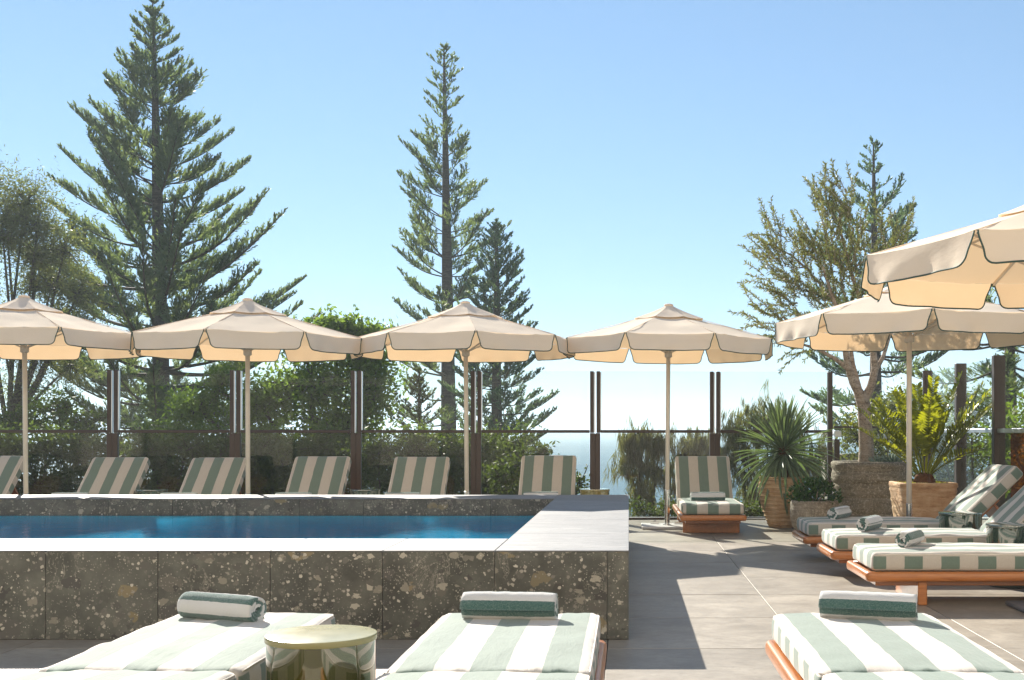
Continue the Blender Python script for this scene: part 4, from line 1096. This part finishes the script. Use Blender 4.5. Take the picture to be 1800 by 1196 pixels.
def leafy(name, label, cat, px, Y, blobs, leaf, mat, seed, nleaf, z0=-4.0, trunk_r=.14, droop=0.0, aspect=.42, bark='bark', clump=.35, limbs=True, group=None, elong=1.0):
    """blobs: (px,py,rx_px,ry_px, weight) ellipsoids that hold twig ends"""
    rs = np.random.default_rng(seed); rp = random.Random(seed)
    mp = Y / F_PX; X = PX(px, Y)
    t = thing(name, label, cat, (X, Y, z0), 0, group)
    wsum = sum(b_[4] for b_ in blobs); C = []
    tb = MB()
    cz = np.mean([PZ(b_[1], Y) for b_ in blobs]) - z0
    fork = Vector((0, 0, max(.2, min(cz * .55, cz - .6 * mp * 60))))
    if limbs: tb.tube([(0, 0, 0), (rp.uniform(-.1, .1), 0, fork.z * .5), fork], [trunk_r, trunk_r * .85, trunk_r * .7], 9)
    for (bx_, by_, rx, ry, w_) in blobs:
        ctr = Vector((PX(bx_, Y) - X, rp.uniform(-.5, .5) * rx * mp, PZ(by_, Y) - z0))
        if limbs:
            mid_ = fork.lerp(ctr, .5) + Vector((rp.uniform(-.2, .2), 0, .1))
            tb.tube([fork, mid_, ctr], [trunk_r * .6, trunk_r * .4, trunk_r * .2], 7)
        ntw = max(6, int(34 * w_ / wsum * len(blobs)))
        for i in range(ntw):
            d = norm(rs.normal(size=3)); r_ = rs.random() ** .4
            tip = ctr + Vector((d[0] * rx * mp * r_, d[1] * rx * mp * r_ * .9, d[2] * ry * mp * r_))
            if limbs:
                m2 = ctr.lerp(tip, .5) + Vector((rs.normal() * .06, rs.normal() * .06, rs.normal() * .06))
                tb.tube([ctr, m2, tip], [trunk_r * .16, trunk_r * .10, trunk_r * .04], 4, 0, False)
            C.append((*tip, min(rx, ry) * mp * clump))
            C.append((*ctr.lerp(tip, .6), min(rx, ry) * mp * clump * .8))
    C = np.array(C); pick = rs.integers(0, len(C), nleaf)
    P_ = C[pick, :3] + rs.normal(size=(nleaf, 3)) * C[pick, 3:4] * [.62, .62, .5]
    if droop:                                            # foliage hangs in tassels
        nc = nleaf // 16; tc = P_[:nc]; k_ = np.repeat(np.arange(nc), 16); nleaf = len(k_)
        P_ = tc[k_] + rs.normal(size=(nleaf, 3)) * [.022, .022, .05]
        D_ = norm(rs.normal(size=(nc, 3))[k_] * .22 + rs.normal(size=(nleaf, 3)) * .16 + [0, 0, -1.0])
    else:
        D_ = norm(rs.normal(size=(nleaf, 3)))
    if limbs: smooth_by_angle(tb.build('trunk', M[bark], t), 60)
    Ls = leaf * rs.uniform(.6, 1.25, nleaf) * elong
    link('crown' if limbs else 'foliage', quads_mesh('crown', blades(P_, D_, Ls, leaf * rs.uniform(.8, 1.2, nleaf) * aspect), mat), t)
    return t
leafy('broadleaf_tree', 'bright green broad-leaved tree between the second and third parasols', 'tree', 575, 23,
      [(590, 580, 55, 28, 1.2), (540, 600, 60, 38, 1.1), (645, 592, 45, 30, 1.1), (640, 630, 60, 45, 1.1), (560, 680, 95, 55, 2.0), (660, 690, 60, 60, 1.3), (470, 720, 60, 50, 1.2), (600, 760, 110, 60, 2.0), (480, 800, 70, 50, 1.2), (650, 830, 80, 50, 1.2), (350, 720, 60, 50, .8), (390, 680, 50, 40, .6), (300, 760, 60, 40, .5)],
      .125, M['broad'], 21, 26000, trunk_r=.13, clump=.55)
leafy('wispy_tree', 'olive-brown wispy tree at the left edge behind the leftmost parasol', 'tree', 15, 30,
      [(-20, 330, 50, 50, .8), (30, 350, 55, 55, 1.3), (75, 400, 45, 50, 1.0), (10, 420, 60, 45, 1.2), (120, 440, 50, 50, 1.0), (140, 520, 40, 50, .8), (50, 500, 60, 35, .9), (110, 560, 60, 45, .8), (20, 600, 60, 50, .8), (40, 690, 60, 50, .7), (-40, 520, 60, 80, .8), (60, 450, 60, 40, 1.0), (0, 380, 70, 60, 1.2), (90, 500, 50, 40, .6), (70, 620, 60, 50, .8), (115, 640, 40, 50, .6)],
      .115, M['wisp'], 22, 30000, trunk_r=.10, aspect=.26, clump=.62)
leafy('leafy_bush', 'pale leafy bush seen through the upper glass at far left', 'bush', 95, 21,
      [(90, 720, 60, 35, 1), (40, 745, 60, 30, 1), (150, 745, 60, 30, 1)], .10, M['coast'], 23, 2600, trunk_r=.06)
leafy('she_oak', 'drooping she-oak in front of the sea, right of the pool corner', 'tree', 1160, 21,
      [(1120, 770, 34, 26, 1), (1160, 775, 40, 25, 1), (1110, 810, 36, 30, 1), (1150, 830, 44, 35, 1.2), (1200, 800, 50, 35, 1), (1235, 780, 45, 30, .9), (1130, 870, 40, 30, .8), (1210, 850, 50, 40, 1)],
      .17, M['casu'], 24, 8200, trunk_r=.05, droop=.8, aspect=.085, clump=.62, elong=1.5)
leafy('she_oak', 'drooping she-oak behind the sword-leaved plant', 'tree', 1330, 24,
      [(1300, 760, 45, 40, 1), (1345, 740, 50, 40, 1), (1390, 760, 50, 45, 1), (1310, 810, 60, 50, 1.2), (1390, 830, 60, 55, 1.2), (1440, 800, 50, 50, 1), (1330, 870, 60, 40, 1)],
      .17, M['casu'], 25, 13500, trunk_r=.06, droop=.75, aspect=.085, clump=.62, elong=1.5)
leafy('coastal_shrub', 'glossy coastal shrub beside the sea gap behind the glass', 'shrub', 935, 17.6,
      [(950, 800, 26, 24, 1), (920, 820, 36, 36, 1.3), (880, 840, 40, 36, 1.2), (975, 850, 24, 30, .5), (1020, 850, 20, 30, .5)], .09, M['coast'], 26, 1700, trunk_r=.04, clump=.5)
db = [(-60, 110, 'at the far left edge'), (60, 110, 'right of the leftmost parasol pole'), (180, 100, 'behind the first wide post'), (300, 100, 'between the first and second wide posts'), (420, 90, 'behind the second wide post'), (530, 85, 'under the bright broad-leaved tree'), (700, 85, 'under the young grey-green pine'), (800, 80, 'under the tall slender pine'), (870, 60, 'below the blue-green pine')]
for i, (px, ry, wh) in enumerate(db):
    Yb = 19.0 + (i % 3) * .8
    leafy('dark_bush', 'dense dark bush behind the lower glass ' + wh, 'bush', px, Yb,
          [(px - 35, 800, 50, 42, 1), (px + 30, 790, 55, 40, 1), (px, 850, 75, 50, 1.4), (px + 50, 860, 50, 45, 1)], .085, M['darkbush'], 60 + i, 8000, trunk_r=.05, clump=.5, limbs=True, group='dark bushes behind the lower glass')
for i, (px, Yb, wh) in enumerate([(1150, 16.3, 'right of the pool corner'), (1320, 16.4, 'left of the tall travertine pot'), (1215, 16.9, 'behind the teak-footed lounger')]):
    leafy('low_shrub', 'low bright shrub outside the glass ' + wh, 'shrub', px, Yb, [(px - 25, 893, 34, 16, 1), (px + 25, 895, 36, 17, 1), (px, 905, 45, 14, 1)], .05, M['coast'], 80 + i, 1500, z0=-1.0, trunk_r=.02, clump=.7, group='low shrubs outside the glass')
for i, (px, Yb, wh) in enumerate([(1700, 20.0, 'through the first bays of the side fence'), (1820, 17.5, 'at the right edge behind the side fence'), (1560, 21.0, 'behind the big concrete planter'), (1640, 22.0, 'behind the cycad')]):
    leafy('garden_bush', 'green garden bush seen ' + wh, 'bush', px, Yb, [(px, 720, 60, 50, 1), (px - 50, 770, 60, 50, 1), (px + 50, 780, 60, 50, 1), (px, 840, 80, 60, 1.4)], .10, M['broad' if i in (1,) else 'darkbush'] if i < 2 else M['wisp'], 90 + i, 3600, trunk_r=.06, clump=.5, group='garden bushes beyond the right fence')

# olive tree in the big planter
ol = thing('olive_tree', 'pale-barked olive tree with feathery crown in the big concrete planter', 'tree', (PX(1521, Y3), Y3, .70))
def op(px, py, dy=0.0): return Vector((PX(px, Y3) - PX(1521, Y3), dy, PZ(py, Y3) - .70))
tb = MB(); rp = random.Random(5)
tb.tube([op(1523, 822), op(1523, 790), op(1521, 750), op(1519, 715), op(1512, 690)], [.105, .088, .080, .082, .075], 14)
limbs_ = [([op(1514, 697), op(1500, 672), op(1490, 640), op(1481, 600, -.1), op(1465, 540, -.15), op(1440, 470, -.2)], .062),
          ([op(1492, 650), op(1470, 630, .1), op(1440, 612, .15), op(1410, 602, .2), op(1385, 560, .2)], .032),
          ([op(1518, 705), op(1531, 680), op(1538, 650), op(1537, 605, .1), op(1522, 540, .15), op(1500, 470, .2), op(1480, 390, .2)], .060),
          ([op(1537, 655), op(1555, 628, .1), op(1567, 600, .2), op(1580, 555, .25), op(1590, 520, .3)], .032),
          ([op(1512, 690), op(1505, 640, .2), op(1500, 590, .25), op(1470, 520, .3), op(1430, 470, .35)], .035)]
for pts, r_ in limbs_: tb.tube(pts, [r_ * (1 - .75 * i / (len(pts) - 1)) for i in range(len(pts))], 9)
Bo, Do, Lo = [], [], []
SPR = []
oblobs = [(1400, 470, 68, 75, 26), (1440, 520, 70, 70, 28), (1370, 560, 45, 60, 12), (1460, 430, 55, 70, 18), (1360, 430, 36, 50, 8), (1475, 365, 40, 45, 14), (1505, 440, 45, 70, 16), (1545, 450, 42, 60, 12), (1580, 430, 36, 40, 7), (1420, 600, 40, 25, 6), (1490, 540, 60, 50, 14), (1560, 520, 50, 50, 9)]
for bx_, by_, rx, ry, nsp in oblobs:
    root = op(1490, 560); root.y = .1
    for i in range(int(nsp * 2.1)):
        d = norm(rng.normal(size=3)); r_ = rng.random() ** .45
        s0 = op(bx_ + d[0] * rx * r_, by_ - d[2] * ry * r_, d[1] * .42 * r_ + .05)
        out = (s0 - root); out.normalize()
        dr = (out * .65 + Vector((-.16, rp.uniform(-.4, .4), .45)) + Vector((rp.uniform(-.6, .6), 0, rp.uniform(-.6, .45)))).normalized()
        Ls = rp.uniform(.22, .46); n_ = 6; pts = limb_path(s0, dr, Ls, n_, .17, rp, -.03)
        tb.tube(pts, [.0045 * (1 - .8 * k / n_) + .001 for k in range(n_ + 1)], 4, 0, False)
        nl = int(Ls / .011)
        for k in range(nl):
            q = k / nl * n_; k0 = min(n_ - 1, int(q)); p = pts[k0].lerp(pts[k0 + 1], q - k0); tg = (pts[k0 + 1] - pts[k0]).normalized()
            for sg in range(2):
                dd = (tg * .75 + Vector((rp.gauss(0, 1), rp.gauss(0, 1), rp.gauss(0, 1))).normalized() * .75).normalized()
                Bo.append(p); Do.append(dd); Lo.append(rp.uniform(.034, .064))
    # connecting twigs
    c0 = op(bx_, by_, .08)
    near = min((p for pts, _ in limbs_ for p in pts[2:]), key=lambda p: (p - c0).length)
    tb.tube([near, near.lerp(c0, .5) + Vector((.02, 0, .03)), c0], [.016, .011, .006], 6)
smooth_by_angle(tb.build('trunk', M['olivebark'], ol), 60)
link('crown', quads_mesh('crown', blades(np.array(Bo), np.array(Do), np.array(Lo), np.array(Lo) * .27), M['oliveleaf']), ol)

# white roofed shelter beyond the fence
sh = thing('shelter', 'white roofed shelter with a curved pipe glimpsed past the olive trunk', 'shelter', (PX(1480, 26), 26, -4))
z_ = lambda py: PZ(py, 26) + 4
b = MB(); b.add([(-.25, -1, z_(757)), (1.3, -1, z_(768)), (1.3, 2, z_(768)), (-.25, 2, z_(757)), (-.25, -1, z_(757) - .08), (1.3, -1, z_(768) - .08), (1.3, 2, z_(768) - .08), (-.25, 2, z_(757) - .08)],
      [(0, 1, 2, 3), (4, 7, 6, 5), (0, 4, 5, 1), (1, 5, 6, 2), (2, 6, 7, 3), (3, 7, 4, 0)]); b.build('roof', M['roofwhite'], sh)
b = MB(); b.tube([(-.15, -1.1, z_(771)), (.1, -1.1, z_(775)), (.35, -1.1, z_(784)), (.6, -1.1, z_(797))], .055, 10); b.build('pipe', M['roofwhite'], sh, True)
for xx in (-.15, 1.2):
    b = MB(); b.box(xx - .05, xx + .05, 0, .1, 0, z_(772)); b.build('post', M['roofwhite'], sh)
b = MB(); b.box(-.2, 1.25, .2, 1.8, 0, z_(800)); b.build('wall', M['concrete'], sh)

# ------------------------------------------------------------------ sea haze
g = NG('sea_haze')
vol = g.n('ShaderNodeVolumePrincipled', Color=(0.80, 0.92, 1.0), Density=0.0009, Anisotropy=0.2); g.t.links.new(vol.outputs[0], g.out.inputs['Volume'])
hz = MB(); hz.box(-31000, 31000, -60, 43000, -10.0, 26.0)
tag(hz.build('haze', g.m), kind='stuff')
